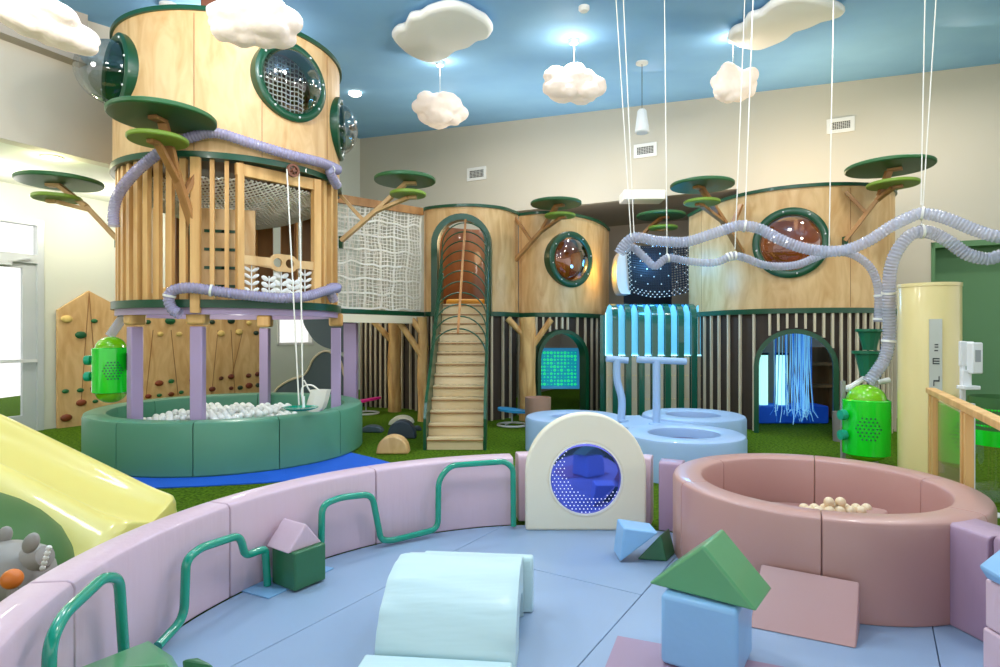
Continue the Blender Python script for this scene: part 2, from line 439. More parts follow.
# vents on the back wall
for (px, py, wpx, lab) in ((477,174,19,'white framed air vent high on the back wall, leftmost of three'), (645.5,150.5,23,'white framed air vent high on the back wall beneath the pendant speaker'), (840.5,125.5,28,'white framed air vent high on the back wall, rightmost of three')):
    t0, t1 = bt(px-wpx/2), bt(px+wpx/2); zc = ray_plane(px, py, CORN, RD).z; hh = (t1-t0)*.30
    v = thing('air_vent', lab, 'vent', bpt((t0+t1)/2, zc, .0), 'air vents on the back wall')
    mb = MB(); fw = .07
    for q in ((t0,t1,zc-hh,zc-hh+fw),(t0,t1,zc+hh-fw,zc+hh),(t0,t0+fw,zc-hh+fw,zc+hh-fw),(t1-fw,t1,zc-hh+fw,zc+hh-fw)): bslab(mb, *q, 0.002, .03)
    mb.build('vent_frame', M['white'], v, smooth=False)
    mb = MB(); bslab(mb, t0+fw, t1-fw, zc-hh+fw, zc+hh-fw, .002, .008); mb.build('vent_backing', M['vent'], v, smooth=False)
    mb = MB()
    for i in range(1, 10): tt = t0+fw+(t1-t0-2*fw)*i/10; bslab(mb, tt-.0035, tt+.0035, zc-hh+fw, zc+hh-fw, .01, .02)
    for i in range(1, 5): zz = zc-hh+fw+(2*hh-2*fw)*i/5; bslab(mb, t0+fw, t1-fw, zz-.003, zz+.003, .01, .02)
    mb.build('vent_grille', M['white'], v, smooth=False)

# ================================================================== PLAY HOUSES (curved plywood)
ZB, ZT = 1.92, 3.78
def V2(l): return [Vector((a, b, 0)) for a, b in l]
pathA = catmull(V2([(-1.42,11.3),(-1.34,10.85),(-.95,10.62),(-.55,10.55),(-.25,10.62),(.06,10.82),(.34,11.3)]), .06)
pathB = catmull(V2([(.36,11.4),(.72,11.2),(1.1,11.25),(1.5,11.5),(1.88,11.95),(2.16,12.5),(2.38,13.1)]), .06)
pathC = catmull(V2([(3.62,11.5),(3.66,10.8),(3.83,9.98),(4.25,9.38),(4.9,9.08),(5.6,9.1),(6.14,9.38),(6.42,9.8),(6.5,10.3)]), .06)
def near_px(path, px):
    best = min(range(1, len(path)-1), key=lambda i: abs(CX+F*path[i].x/path[i].y-px) if (path[i].y < 12.9) else 1e9)
    t = (path[best+1]-path[best-1]).normalized(); return path[best], Vector((t.y, -t.x, 0)), t
def band(path, z0, z1, th, out): # band offset outward by out
    P = []
    for i in range(len(path)):
        t = (path[min(i+1,len(path)-1)]-path[max(i-1,0)]).normalized(); P.append(path[i]+Vector((t.y,-t.x,0))*out)
    return path_wall(P, z0, z1, th)
def arch_outline(cx_t, zb, hw, ztop, n=16):
    return [(-hw, zb)]+[(-hw*math.cos(PI*k/n), ztop-hw+hw*math.sin(PI*k/n)) for k in range(n+1)]+[(hw, zb)]
def porthole(parent, c, nrm, ro, ri, domem, bulge=.35, ringm='green'):
    mb = MB(); n = Vector(nrm).normalized()
    prof = [(ri, -.16), (ro*.97, -.16), (ro, -.1), (ro, .045), (ro-.03, .065), (ri+.03, .065), (ri, .045)]
    mb.lathe(prof, c, 48, axis=n, close=True)
    r = mb.build('porthole_ring', M[ringm], parent)
    mb = MB(); K = 10; h = bulge
    prof = [(ri*.995*math.cos(PI/2*k/K)+.0005, .03+h*math.sin(PI/2*k/K)) for k in range(K+1)]
    mb.lathe(prof, c, 40, axis=n)
    mb.build('porthole_dome', domem, parent)
    mb = MB(); q = n.to_track_quat('Z','Y').to_matrix()
    for k in range(8):
        a = 2*PI*k/8+.2; mb.ball(Vector(c)+q@Vector((math.cos(a)*(ro+ri)/2, math.sin(a)*(ro+ri)/2, .068)), .014, 8)
    mb.build('bolts', M['whitemetal'], parent)
def hcyl(c, nrm, r, l0, l1):
    return MB().lathe([(0.0001, l0), (r, l0), (r, l1), (0.0001, l1)], c, 40, axis=nrm)
def slats(path, z0f, z1, mat_, w=.035, d=.04, step=.125, out=.045, skip=None):
    mb = MB(); P = resample(path, step)
    for i, p in enumerate(P[:-1]):
        t = (P[i+1]-p).normalized(); n = Vector((t.y, -t.x, 0))
        q = p+n*out; px = CX+F*q.x/q.y
        if abs(t.y) > .62 and i % 2: continue
        z0 = z0f
        if skip:
            z0 = skip(px, q)
            if z0 is None: continue
        if z0 >= z1-.03: continue
        mb.box((q.x, q.y, (z0+z1)/2), (w, d, z1-z0), math.atan2(t.y, t.x))
    return mb
def house(name, label, path, doorway=None, hole=None, plugs=()):
    mid = path[len(path)//2]
    h = thing(name, label, 'play house', (mid.x, mid.y, 0))
    return h
hA = house('play_house', 'curved plywood house front with the tall arched doorway at the top of the steps', pathA)
hB = house('play_house', 'curved plywood house with one round window above the arch with the glowing green screen', pathB)
hC = house('play_house', 'large curved plywood house on the right with a round window above the fibre strand arch', pathC)
houses = {'A': (hA, pathA), 'B': (hB, pathB), 'C': (hC, pathC)}
# upper plywood walls
wA = path_wall(pathA, ZB, ZT, .07).build('plywood_wall', M['ply'], hA)
wB = path_wall(pathB, ZB, ZT, .07).build('plywood_wall', M['ply'], hB)
wC = path_wall(pathC, ZB, ZT, .07).build('plywood_wall', M['ply'], hC)
def archcut(px, hw, zb, zt, path):
    p, n, t = near_px(path, px); o = arch_outline(0, zb, hw, zt)
    return MB().prism([p+n*.6+t*a+Vector((0,0,z)) for a, z in o], -n*1.2), p, n, t
cA, pA, nA, tA = archcut(463, .42, ZB-.3, 3.54, pathA)
boolcut(wA, [cA])
def arch_frame(parent, p, n, t, hwi, hwo, zb, zti, zto, name='arch_frame', m='green', front=.08, back=.12):
    oi = arch_outline(0, zb, hwi, zti); oo = arch_outline(0, zb, hwo, zto)
    mb = MB(); N = len(oi); vs = []
    for off in (front, -back):
        for o in (oo, oi):
            for a, z in o: vs.append(p+n*off+t*a+Vector((0,0,z)))
    fs = []
    for i in range(N-1):
        fs += [(i, i+1, N+i+1, N+i), (2*N+i, 3*N+i, 3*N+i+1, 2*N+i+1), (i, 2*N+i, 2*N+i+1, i+1), (N+i, N+i+1, 3*N+i+1, 3*N+i)]
    fs += [(0, N, 3*N, 2*N), (N-1, 3*N-1, 4*N-1, 2*N-1)]
    mb.add(vs, fs)
    return mb.build(name, M[m], parent)
arch_frame(hA, pA, nA, tA, .42, .53, ZB-.06, 3.54, 3.65)
pBp, nBp, tBp = near_px(pathB, 571.5); cB = Vector((pBp.x, pBp.y, at(571, 259.5, pBp.y).z))
boolcut(wB, [hcyl(cB, nBp, .43, -.3, .3)])
porthole(hB, cB+nBp*.0, nBp, .53, .41, M['bronze'], .16)
pCp, nCp, tCp = near_px(pathC, 791); cC = Vector((pCp.x, pCp.y, at(791, 243, pCp.y).z))
boolcut(wC, [hcyl(cC, nCp, .46, -.3, .3)])
porthole(hC, cC, nCp, .54, .43, M['bronze'], .14)
for k, (h, p) in houses.items():
    band(p, ZT, ZT+.05, .12, .03).build('top_trim', M['green'], h)
    band(p, ZB-.06, ZB+.02, .12, .03).build('bottom_trim', M['green'], h)
# seams between plywood sheets
def seam(parent, path, pxs):
    mb = MB()
    for px in pxs:
        p, n, t = near_px(path, px); mb.box((p.x+n.x*.001, p.y+n.y*.001, (ZB+ZT)/2), (.008, .006, ZT-ZB-.06), math.atan2(t.y, t.x))
    mb.build('sheet_seam', M['pinedark'], parent)
seam(hB, pathB, (521, 612)); seam(hC, pathC, (701, 849)); seam(hA, pathA, (426, 516))
# decks and rear walls
def deck(parent, path, back, m='pinedark'):
    n = len(path); q = [Vector((p.x, p.y, ZB-.05)) for p in path[1:-1]]+[Vector((b[0], b[1], ZB-.05)) for b in back]
    MB().prism([v for v in q], (0,0,.04)).build('deck', M[m], parent, smooth=False)
deck(hA, pathA, [(.2,12.9),(-1.2,12.9)])
deck(hB, pathB, [(2.3,13.15),(.5,13.9),(.3,13.0)])
deck(hC, pathC, [(6.35,11.3),(3.75,12.3)])
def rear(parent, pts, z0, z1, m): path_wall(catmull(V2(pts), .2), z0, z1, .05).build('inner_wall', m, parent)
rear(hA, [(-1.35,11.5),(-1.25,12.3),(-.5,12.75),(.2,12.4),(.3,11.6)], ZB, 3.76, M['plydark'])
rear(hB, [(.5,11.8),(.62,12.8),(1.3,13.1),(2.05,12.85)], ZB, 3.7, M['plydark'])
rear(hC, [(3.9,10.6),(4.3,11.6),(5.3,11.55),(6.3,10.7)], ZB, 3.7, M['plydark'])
# lower slat walls
lowL = catmull(V2([(-2.95,12.75),(-2.4,12.5),(-1.95,12.35),(-1.62,11.9),(-1.45,11.1)]), .06)
def archfn(px0, hw, zt, path):
    p, n, t = near_px(path, px0)
    def f(px, q):
        a = (Vector((q.x, q.y, 0))-p).dot(t)
        d = (Vector((q.x, q.y, 0))-p).length
        if abs(a) < hw and d < hw*1.4: return zt-hw+math.sqrt(max(hw*hw-a*a, 0))+.02
        return 0.0
    return f, p, n, t
fB, pb, nb, tb = archfn(562, .54, 1.62, pathB)
fC, pc, nc, tc_ = archfn(793.5, .57, 1.62, pathC)
def inset(path, d):
    P = []
    for i in range(len(path)):
        t = (path[min(i+1,len(path)-1)]-path[max(i-1,0)]).normalized(); P.append(path[i]+Vector((-t.y,t.x,0))*d)
    return P
for h, p, fn, px0, hw in ((hA, pathA, None, 0, 0), (hB, pathB, fB, 562, .54), (hC, pathC, fC, 793.5, .57)):
    w_ = path_wall(inset(p, .04), 0, ZB-.06, .05).build('slat_backing', M['slatdark'], h)
    if fn:
        pp, nn, tt = near_px(p, px0); o = arch_outline(0, -.1, hw-.02, 1.60)
        boolcut(w_, [MB().prism([pp+nn*.6+tt*a+Vector((0,0,z)) for a, z in o], -nn*1.4)])
        arch_frame(h, pp, nn, tt, hw-.06, hw+.01, 0, 1.55, 1.62, front=.09, back=.12)
    slats(p, 0, ZB-.06, None, skip=fn, out=.0).build('slat_screen', M['slatpale'], h, smooth=False)
ls = thing('slat_wall', 'tall striped slat wall under the rope bridge behind the round logs', 'slat wall', (-2.2,12.5,0))
path_wall(inset(lowL, .04), 0, 1.84, .05).build('slat_backing', M['slatdark'], ls)
slats(lowL, 0, 1.84, None, out=0).build('slat_screen', M['slatpale'], ls, smooth=False)

# interior of house B arch : glowing screen
sp = Vector((1.45, 12.75, 0)); q0 = at(534, 348, 12.6); q1 = at(584, 389, 12.6)
sc = thing('light_screen', 'glowing wall screen with a grid of green light dots inside the left arch', 'screen', (q0.x/2+q1.x/2, 12.6, q1.z))
MB().box(((q0.x+q1.x)/2, 12.66, (q0.z+q1.z)/2), (q1.x-q0.x, .06, q0.z-q1.z)).build('screen_housing', M['screenboard'], sc, smooth=False)
a0 = at(536, 351, 12.6); a1 = at(577, 386, 12.6)
MB().box(((a0.x+a1.x)/2, 12.62, (a0.z+a1.z)/2), (a1.x-a0.x, .02, a0.z-a1.z)).build('screen_face', M['screenbase'], sc, smooth=False)
mb = MB(); rnd = random.Random(3)
for i in range(12):
    for j in range(10):
        r = .014+.014*rnd.random() if rnd.random() < .7 else .009
        x = a0.x+(a1.x-a0.x)*(i+.5)/12; z = a1.z+(a0.z-a1.z)*(j+.5)/10
        mb.lathe([(0.0001,.012),(r,.01),(r,0)], (x, 12.61, z), 10, axis=(0,-1,0))
mb.build('light_dots', M['dot'], sc, smooth=False)
# fibre optic curtain, bubble columns, bench in house C arch
zt = 1.60
cur = MB(); curd = MB(); rnd = random.Random(5)
for i in range(62):
    px = 774+rnd.random()*38 if i % 2 else 790+rnd.random()*20
    Y = 9.75+rnd.random()*.35; p0 = at(px, 337, Y); zb = .10+rnd.random()*.5
    x = p0.x; y = p0.y; sway = (rnd.random()-.5)*.12
    pts = [Vector((x, y, 1.68)), Vector((x+sway*.2, y, 1.1)), Vector((x+sway*.6, y, .7)), Vector((x+sway, y-.02, .3)), Vector((x+sway*2.2, y-.08*rnd.random(), zb*.5+.02))]
    (cur if i % 3 else curd).tube(pts, .0055, 4, caps=False)
fc = thing('fibre_curtain', 'curtain of blue and white glowing fibre strands hanging in the right arch', 'light curtain', (at(793,337,9.9).x, 9.9, 0))
cur.build('pale_strands', M['fiber'], fc, clean=False); curd.build('blue_strands', M['fiberdark'], fc, clean=False)
MB().box((at(793,337,9.9).x, 9.93, 1.70), (.75, .45, .05)).build('strand_rail', M['black'], fc)
for k, (pa, pb_) in enumerate(((757.5,767.5),(776,787))):
    Y = 10.5; a = at(pa, 355, Y); b = at(pb_, 405, Y)
    ct = thing('light_column', ['lit pale green white column at the left side of the fibre strand arch','lit pale column behind the fibre strands'][k], 'light column', ((a.x+b.x)/2, Y, .30))
    MB().lathe([(.0001,.31),((b.x-a.x)/2,.31),((b.x-a.x)/2,a.z),(.0001,a.z)], ((a.x+b.x)/2, Y, 0), 20).build('column_tube', M['bubblecol'], ct)
    MB().lathe([(.0001,a.z),((b.x-a.x)/2+.02,a.z),((b.x-a.x)/2+.02,a.z+.04),(.0001,a.z+.04)], ((a.x+b.x)/2, Y, 0), 20).build('column_cap', M['black'], ct)
tag(MB().box((5.0, 10.55, .155), (1.3, .5, .30)).build('bench', M['bluebench'], bevel=.03), 'low blue bench behind the fibre strand arch carrying the lit columns', 'bench')
hc_ = MB().box((5.75, 10.95, 1.0), (.7, .3, .06)); hc_.box((5.75,10.95,.6),(.7,.3,.05)); hc_.box((6.08,10.95,.65),(.04,.3,1.3)); hc_.box((5.42,10.95,.65),(.04,.3,1.3)); hc_.box((5.75,11.08,.65),(.66,.03,1.3))
tag(hc_.build('shelf_unit', M['pinedark'], smooth=False), 'dark shelf unit inside the right arch beside the strands', 'shelf')

# ================================================================== WATERFALL of curved ribs
wf = thing('rib_waterfall', 'backlit cyan and dark green curved rib waterfall between the two plywood houses', 'light sculpture', (2.75, 11.2, 0))
ribL = at(611, 400, 10.9); ribR = at(703, 400, 10.9)
y0 = 10.9
zr_top = at(650, 303, y0).z; NR = 7
for i in range(NR):
    x = ribL.x+(ribR.x-ribL.x)*(i+.35)/NR
    prof = []
    R = .30
    pts = [Vector((x, y0, 0.0)), Vector((x, y0, zr_top-R))]
    for k in range(1, 9):
        a = PI/2*k/8; pts.append(Vector((x, y0+R*(1-math.cos(a)), zr_top-R+R*math.sin(a))))
    pts.append(Vector((x, y0+.7, zr_top)))
    mb = MB(); W_ = .105; T_ = .03; vs = []
    for j, p in enumerate(pts):
        t = (pts[min(j+1,len(pts)-1)]-pts[max(j-1,0)]).normalized(); n = Vector((0, -t.z, t.y))
        vs += [p+Vector((-W_/2,0,0)), p+Vector((W_/2,0,0)), p+Vector((W_/2,0,0))-n*T_, p+Vector((-W_/2,0,0))-n*T_]
    fs = []
    for j in range(len(pts)-1):
        for k in range(4): fs.append((j*4+k, j*4+(k+1)%4, (j+1)*4+(k+1)%4, (j+1)*4+k))
    fs += [(0,1,2,3), tuple(len(vs)-4+k for k in (3,2,1,0))]
    mb.add(vs, fs); mb.build('dark_rib', M['ribgreen'], wf)
zc_end = at(650, 355.5, y0).z
for i in range(NR+1):
    x = ribL.x+(ribR.x-ribL.x)*(i-.15)/NR
    if i == 0: x += .03
    w_ = .14
    out = [(-w_/2, zc_end), (w_/2, zc_end), (w_/2, zr_top-.18), (w_*.25, zr_top-.06), (0, zr_top-.02), (-w_*.25, zr_top-.06), (-w_/2, zr_top-.18)]
    MB().prism([Vector((x+a, y0+.10, z)) for a, z in out], (0,.05,0)).build('lit_fin', M['cyan'], wf, smooth=False)
    mb = MB().box((x-w_/2-.006, y0+.095, (zc_end+zr_top-.18)/2), (.012,.02, zr_top-.18-zc_end)); mb.box((x, y0+.095, zc_end), (w_,.03,.02))
    mb.build('led_edge', M['cyanled'], wf, smooth=False)
    MB().box((x, y0+.12, zc_end/2-.01), (.12,.04,zc_end-.03)).build('pale_post', M['slatpale'], wf, smooth=False)
    bo = MB()
    for z in (.35,.78,1.14): bo.ball((x-.02, y0+.10, z), .016, 6); bo.ball((x+.03, y0+.10, z), .016, 6)
    bo.build('bolts', M['colyellow'], wf)
MB().box((2.83, y0+.24, .95), (1.95, .04, 1.88)).build('backboard', M['ribgreen'], wf, smooth=False)
# glowing floor of bridge behind and net
MB().box((2.95, 11.75, zr_top-.03), (1.55, .75, .05)).build('glow_deck', M['bluefoam'], wf, smooth=False)
# dark rope net bridge
nb_ = thing('rope_net_bridge', 'black rope net guard with white knots over the blue lit deck', 'net', (2.9, 11.5, 2.2))
P00 = at(627, 246, 11.5); P10 = at(689, 243, 11.5); P01 = at(630, 291, 11.5); P11 = at(691, 291, 11.5)
def npt(u, v, sag=.25):
    p = P00.lerp(P10, u).lerp(P01.lerp(P11, u), v); p.y += sag*math.sin(PI*u)-.15*v*0; p.z -= .10*math.sin(PI*u)*v; return p
mb = MB(); kn = MB()
NU, NV = 26, 20
for i in range(NU+1):
    mb.tube([npt(i/NU, j/10) for j in range(11)], .013, 4)
    for j in range(NV+1):
        if (i+j) % 2 == 0 and (i in (0,1,NU,NU-1) or j > NV-3 or (i % 3 == 0 and j % 3 == 0)): p = npt(i/NU, j/NV); kn.box((p.x, p.y-.016, p.z), (.02,.012,.02))
for j in range(NV+1): mb.tube([npt(i/12, j/NV) for i in range(13)], .013, 4)
mb.build('net_mesh', M['ropeblack'], nb_, clean=False); kn.build('net_knots', M['rope'], nb_, smooth=False, clean=False)
mb = MB(); K = 10
for i in range(K): # curved side panel at left
    pass
o = []
for k in range(13):
    a = PI*k/12; o.append((at(622,262,11.6).x-.12*math.sin(a), 2.95-.42*math.cos(a)-.22))
o2 = [(x+.17, z) for x, z in reversed(o)]
MB().prism([Vector((x, 11.55, z)) for x, z in o+[(at(629,262,11.6).x+.02, 3.15), (at(629,262,11.6).x+.02, 2.31)]], (0,.5,0)).build('curved_side_panel', M['whitemetal'], nb_)
MB().box((3.1, 12.6, 2.75), (1.0, .05, 1.2)).build('dark_backdrop', M['ropeblack'], nb_, smooth=False)

# ================================================================== STAIRS with hoop tunnel
st = thing('staircase', 'pale wooden stairs with green sides rising into the arched doorway', 'stairs', (-.6, 8.0, 0))
SX, Y0, N_, RISE, RUN, SW = -.60, 7.98, 13, .158, .185, .755
for i in range(N_):
    mb = MB(); ztop = RISE*(i+1)
    mb.box((SX, Y0+RUN*i+RUN/2+.01, ztop-.02), (SW-.004, RUN+.035, .038))
    mb.box((SX, Y0+RUN*i+.018, ztop-RISE/2-.02), (SW-.008, .02, RISE-.045))
    stp = mb.build('step', M['treadwood'], st, smooth=False); MB().box((SX, Y0+RUN*i-.008, ztop-.030), (SW-.006, .012, .016)).build('nosing_shade_strip', M['pinedark'], stp, smooth=False)  # brown strip paints the shadow line at each tread edge
for sx in (-1, 1):
    x = SX+sx*(SW/2+.022)
    y_e = 10.42
    def zs(y): return (y-Y0)/RUN*RISE
    out = [(Y0-.02, 0), (Y0-.02, .42), (Y0+.1, .62), (y_e, zs(y_e)+.52), (y_e, zs(y_e)-.22), (Y0+.35, 0)]
    mb = MB().prism([Vector((x-.02, y, z)) for y, z in out], (.04,0,0)); mb.build('stringer', M['green'], st, smooth=False)
tun = thing('hoop_tunnel', 'green wire hoop tunnel with a wooden spine arching over the stairs', 'hoop tunnel', (SX, 9.5, 1.0))
NH = 11
for i in range(NH):
    f = i/(NH-1); y = 8.62+(10.40-8.62)*f; za = 1.62+(3.47-1.62)*f; r = .40
    zbs = (y-Y0)/RUN*RISE+.54
    pts = [Vector((SX-r, y+.0, zbs))]+[Vector((SX-r*math.cos(PI*k/16), y, za-r+r*math.sin(PI*k/16))) for k in range(17)]+[Vector((SX+r, y, zbs))]
    MB().tube(pts, .0105, 8).build('hoop', M['green'], tun)
MB().beam((SX, 8.55, 1.55), (SX, 10.46, 3.53), .035, .035).build('spine', M['branch'], tun)
cush = MB().box((SX-.05, 11.5, 2.08), (.75, .35, .25)); tag(cush.build('cushion', mat('amber_cushion', '#e0a020', .5), bevel=.06), 'amber cushion lying inside the arched doorway at the top of the stairs', 'cushion')

# ================================================================== TOWER
TX, TY, TR = -3.57, 8.05, 1.37
tw_ = thing('play_tower', 'tall round plywood play tower with slatted sides on lilac posts', 'play tower', (TX, TY, 0))
def tang(px, r=TR):      # angle on the tower for image column px (front side)
    p = ray_cyl(px, 200, TX, TY, r); return math.atan2(p.y-TY, p.x-TX)
def tp(a, r, z): return Vector((TX+r*math.cos(a), TY+r*math.sin(a), z))
# upper drum
zU0, zU1 = 3.57, 5.15
mb = MB().lathe([(TR, zU0), (TR, zU1), (TR-.06, zU1), (TR-.06, zU0)], (TX, TY, 0), 96, close=True)
drum = mb.build('plywood_drum', M['ply'], tw_)
aP = tang(291); pP = ray_cyl(291, 82, TX, TY, TR)
nP = Vector((math.cos(aP), math.sin(aP), 0))
aQ = tang(121); pQ = ray_cyl(125, 70, TX, TY, TR); aQ = math.atan2(pQ.y-TY, pQ.x-TX)-.15; pQ = tp(aQ, TR, pQ.z)
nQ = Vector((math.cos(aQ), math.sin(aQ), 0))
aR = math.radians(8); pR = tp(aR, TR, 4.35); nR = Vector((math.cos(aR), math.sin(aR), 0))
boolcut(drum, [hcyl(pP, nP, .40, -.35, .3), hcyl(pQ, nQ, .40, -.35, .3), hcyl(pR, nR, .36, -.35, .3)])
porthole(tw_, pP-nP*.015, nP, .47, .375, M['dome'], .26)
porthole(tw_, pQ-nQ*.015, nQ, .46, .37, M['dome'], .42)
porthole(tw_, pR-nR*.015, nR, .42, .33, M['dome'], .24)
MB().lathe([(TR+.03, zU1), (TR+.03, zU1+.05), (TR-.09, zU1+.05), (TR-.09, zU1)], (TX,TY,0), 96, close=True).build('top_trim', M['green'], tw_)
MB().lathe([(TR+.03, zU0-.06), (TR+.03, zU0+.01), (TR-.12, zU0+.01), (TR-.12, zU0-.06)], (TX,TY,0), 96, close=True).build('middle_trim', M['green'], tw_)
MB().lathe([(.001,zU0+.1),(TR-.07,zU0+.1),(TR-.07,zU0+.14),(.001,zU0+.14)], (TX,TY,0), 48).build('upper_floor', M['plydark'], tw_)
sm = MB()
for px in (194, 327, 262):
    a = tang(px); p = tp(a, TR+.001, (zU0+zU1)/2); sm.box(p, (.006,.007,zU1-zU0-.05), a+PI/2)
sm.build('sheet_seam', M['pinedark'], tw_)
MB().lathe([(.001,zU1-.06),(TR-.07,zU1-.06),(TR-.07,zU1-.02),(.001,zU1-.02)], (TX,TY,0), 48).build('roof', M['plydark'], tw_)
# deck
MB().lathe([(.001,1.84),(TR+.02,1.84),(TR+.02,1.93),(.001,1.93)], (TX,TY,0), 96).build('deck', M['green'], tw_)
MB().lathe([(TR-.02,1.84),(TR-.02,1.765),(TR-.14,1.765),(TR-.14,1.84)], (TX,TY,0), 96, close=True).build('ring_beam', M['purple'], tw_)
# slats
aL = -PI+.15
def sl(a, w=.075, d=.06, mb=None):
    mb.box(tp(a, TR-.06, (1.93+zU0-.06)/2), (d, w, zU0-.06-1.93), a)
mb = MB()
a_open0, a_open1 = tang(244), tang(319)
a = tang(196)
for k in range(0, 13):
    aa = a-.118*k
    if k: sl(aa, .07, .06, mb)
for k in range(1, 4): sl(a+.115*k, .045, .05, mb)
for px in (326, 333, 338): sl(tang(px), .07, .1, mb)
aa = tang(338)
for k in range(1, 4): sl(aa+.16*k, .07, .06, mb)
for k in range(14): sl(1.1+.16*k, .07, .05, mb)
mb.build('slat_screen', M['pine'], tw_, smooth=False)
MB().box(tp(a, TR+.01, (1.78+zU0-.06)/2+.0), (.06, .10, zU0-.06-1.78), a).build('front_post', M['pine'], tw_, smooth=False)
# opening frame with two holes
f0, f1 = tp(tang(240), TR-.03, 0), tp(tang(318), TR-.03, 0)
dv = (f1-f0); Lf = dv.length; dv.normalize(); nf = Vector((dv.y, -dv.x, 0))
mb = MB(); zz0, zz1 = 1.93, zU0-.08
mb.box(f0+Vector((0,0,(zz0+zz1)/2)), (.08,.07,zz1-zz0), math.atan2(dv.y,dv.x)); mb.box(f1+Vector((0,0,(zz0+zz1)/2)), (.10,.09,zz1-zz0), math.atan2(dv.y,dv.x))
mb.box((f0+f1)/2+Vector((0,0,zz1-.07)), (Lf+.1,.06,.14), math.atan2(dv.y,dv.x))
mb.box((f0+f1)/2+Vector((0,0,zz0+.03)), (Lf,.05,.06), math.atan2(dv.y,dv.x))
mb.build('opening_frame', M['pine'], tw_, smooth=False, bevel=.006, seg=2)
# hole board
zh = at(280, 261, 7.0).z
mb = MB(); hs = .062
def bo_pt(x, z, off): return f0+dv*x+Vector((0,0,z))+nf*off
out = [(.03, zh-.045)]; c1, c2 = Lf*.46, Lf*.62; R1 = .105
out = [(.04,zh-.05), (c1-R1*.85,zh-.05)]
for k in range(7): aa = PI*1.15+PI*.35*k/6; out.append((c1+R1*math.cos(aa), zh+R1*math.sin(aa)))
for k in range(7): aa = PI*1.5+PI*.35*k/6; out.append((c2+R1*math.cos(aa), zh+R1*math.sin(aa)))
out += [(c2+R1*.9,zh-.05), (Lf-.04,zh-.05), (Lf-.04,zh+.05), (c2+R1*.85,zh+.05)]
for k in range(7): aa = PI*.15+PI*.35*k/6; out.append((c2+R1*math.cos(aa), zh+R1*math.sin(aa)))
for k in range(7): aa = PI*.5+PI*.35*k/6; out.append((c1+R1*math.cos(aa), zh+R1*math.sin(aa)))
out += [(c1-R1*.9,zh+.05), (.04,zh+.05)]
mb.prism([bo_pt(x, z, .03) for x, z in out], -nf*.03)
hb = mb.build('hole_board', M['ply'], tw_, smooth=False)
boolcut(hb, [hcyl(bo_pt(c1, zh, 0), nf, .055, -.2, .2), hcyl(bo_pt(c2, zh, 0), nf, .055, -.2, .2)])
# plant cut-outs in white on the lower panel
mb = MB()
for (cx0, hh, kind) in ((.14,.42,0),(.36,.24,1),(.52,.30,2),(.68,.22,1),(.84,.42,0)):
    x0 = Lf*cx0
    mb.beam(bo_pt(x0, 1.99, 0), bo_pt(x0, 1.99+hh, 0), .012, .012, up=nf)
    n_ = 5 if kind == 0 else 3
    for k in range(n_):
        z = 1.99+hh*(k+.6)/(n_+.3)
        for sgn in (-1,1):
            c = bo_pt(x0+sgn*.05, z+.02, 0); R = Matrix.Rotation(math.atan2(dv.y,dv.x),3,'Z')@Matrix.Rotation(-sgn*.5,3,'Y')
            mb.ball(c, .05, 10, (1,.15,.42 if kind==0 else .6), R)
mb.build('plant_cutouts', M['white'], tw_)
# brackets + lilac posts
cols = []
for (px, far) in ((135,False),(198,False),(265,True),(336,False)):
    p = ray_cyl(px, 360, TX, TY, 1.22, far); cols.append((p.x, p.y))
for (x, y) in cols:
    aa = math.atan2(y-TY, x-TX)
    MB().box((x, y, .87), (.135, .135, 1.52), aa).build('post', M['purple'], tw_, bevel=.012, seg=2)
    mb = MB().box((x, y, 1.74), (.19, .21, .18), aa); mb.build('post_bracket', M['pine'], tw_, bevel=.03, seg=2)
# inside boards, net ceiling
mb = MB()
for k, a_ in enumerate([.3,.62,.95,1.28,1.6,1.95,2.3,2.6]):
    mb.box(tp(a_, TR-.2, 2.65), (.03,.22,1.4), a_)
mb.build('inner_boards', M['pinedark'], tw_, smooth=False)
p1 = tp(tang(188), 1.0, 0); p2 = tp(tang(238), 1.0, 0); dd = (p2-p1).normalized()
bd = MB().box((p1+p2)/2+Vector((0,.15,2.5)), ((p2-p1).length+.3,.03,1.1), math.atan2(dd.y,dd.x)).build('climbing_board', M['ply'], tw_, smooth=False)
mb = MB()
for j in range(4):
    for k in range(6):
        p = p1.lerp(p2, (k+.3)/6)+Vector((0,.13,2.12+.22*j)); mb.box(p, (.11,.012,.035), math.atan2(dd.y,dd.x))
mb.build('board_slots', M['green'], tw_, smooth=False)
# sagging rope net above
mb = MB(); NN = 26
for k in range(-NN, NN+1):
    c = k/NN*(TR-.14); h = math.sqrt(max((TR-.12)**2-c*c, 0))
    def zn(x, y): return 3.40-.42*(1-(x*x+y*y)/(TR*TR))
    for dr_ in (0, 1):
        pts = []
        for j in range(13):
            s_ = -h+2*h*j/12; x, y = (c, s_) if dr_ == 0 else (s_, c)
            wv = .015*math.sin(j*2.1+k)
            pts.append(Vector((TX+x+wv, TY+y-wv, zn(x, y))))
        mb.tube(pts, .011, 4, caps=False)
mb.build('rope_ceiling', M['rope'], tw_, clean=False)
# rope net inside the drum seen through porthole
mb = MB()
for k in range(-8, 9):
    q = nP.cross(Vector((0,0,1)))
    b0 = pP-nP*.5
    mb.tube([b0+q*(k*.06)+Vector((0,0,s*.1)) for s in range(-5,6)], .008, 4, caps=False)
    mb.tube([b0+q*(s*.1)+Vector((0,0,k*.06+.02*math.sin(s*3))) for s in range(-5,6)], .010, 4, caps=False)
mb.build('rope_net', M['rope'], tw_, clean=False)
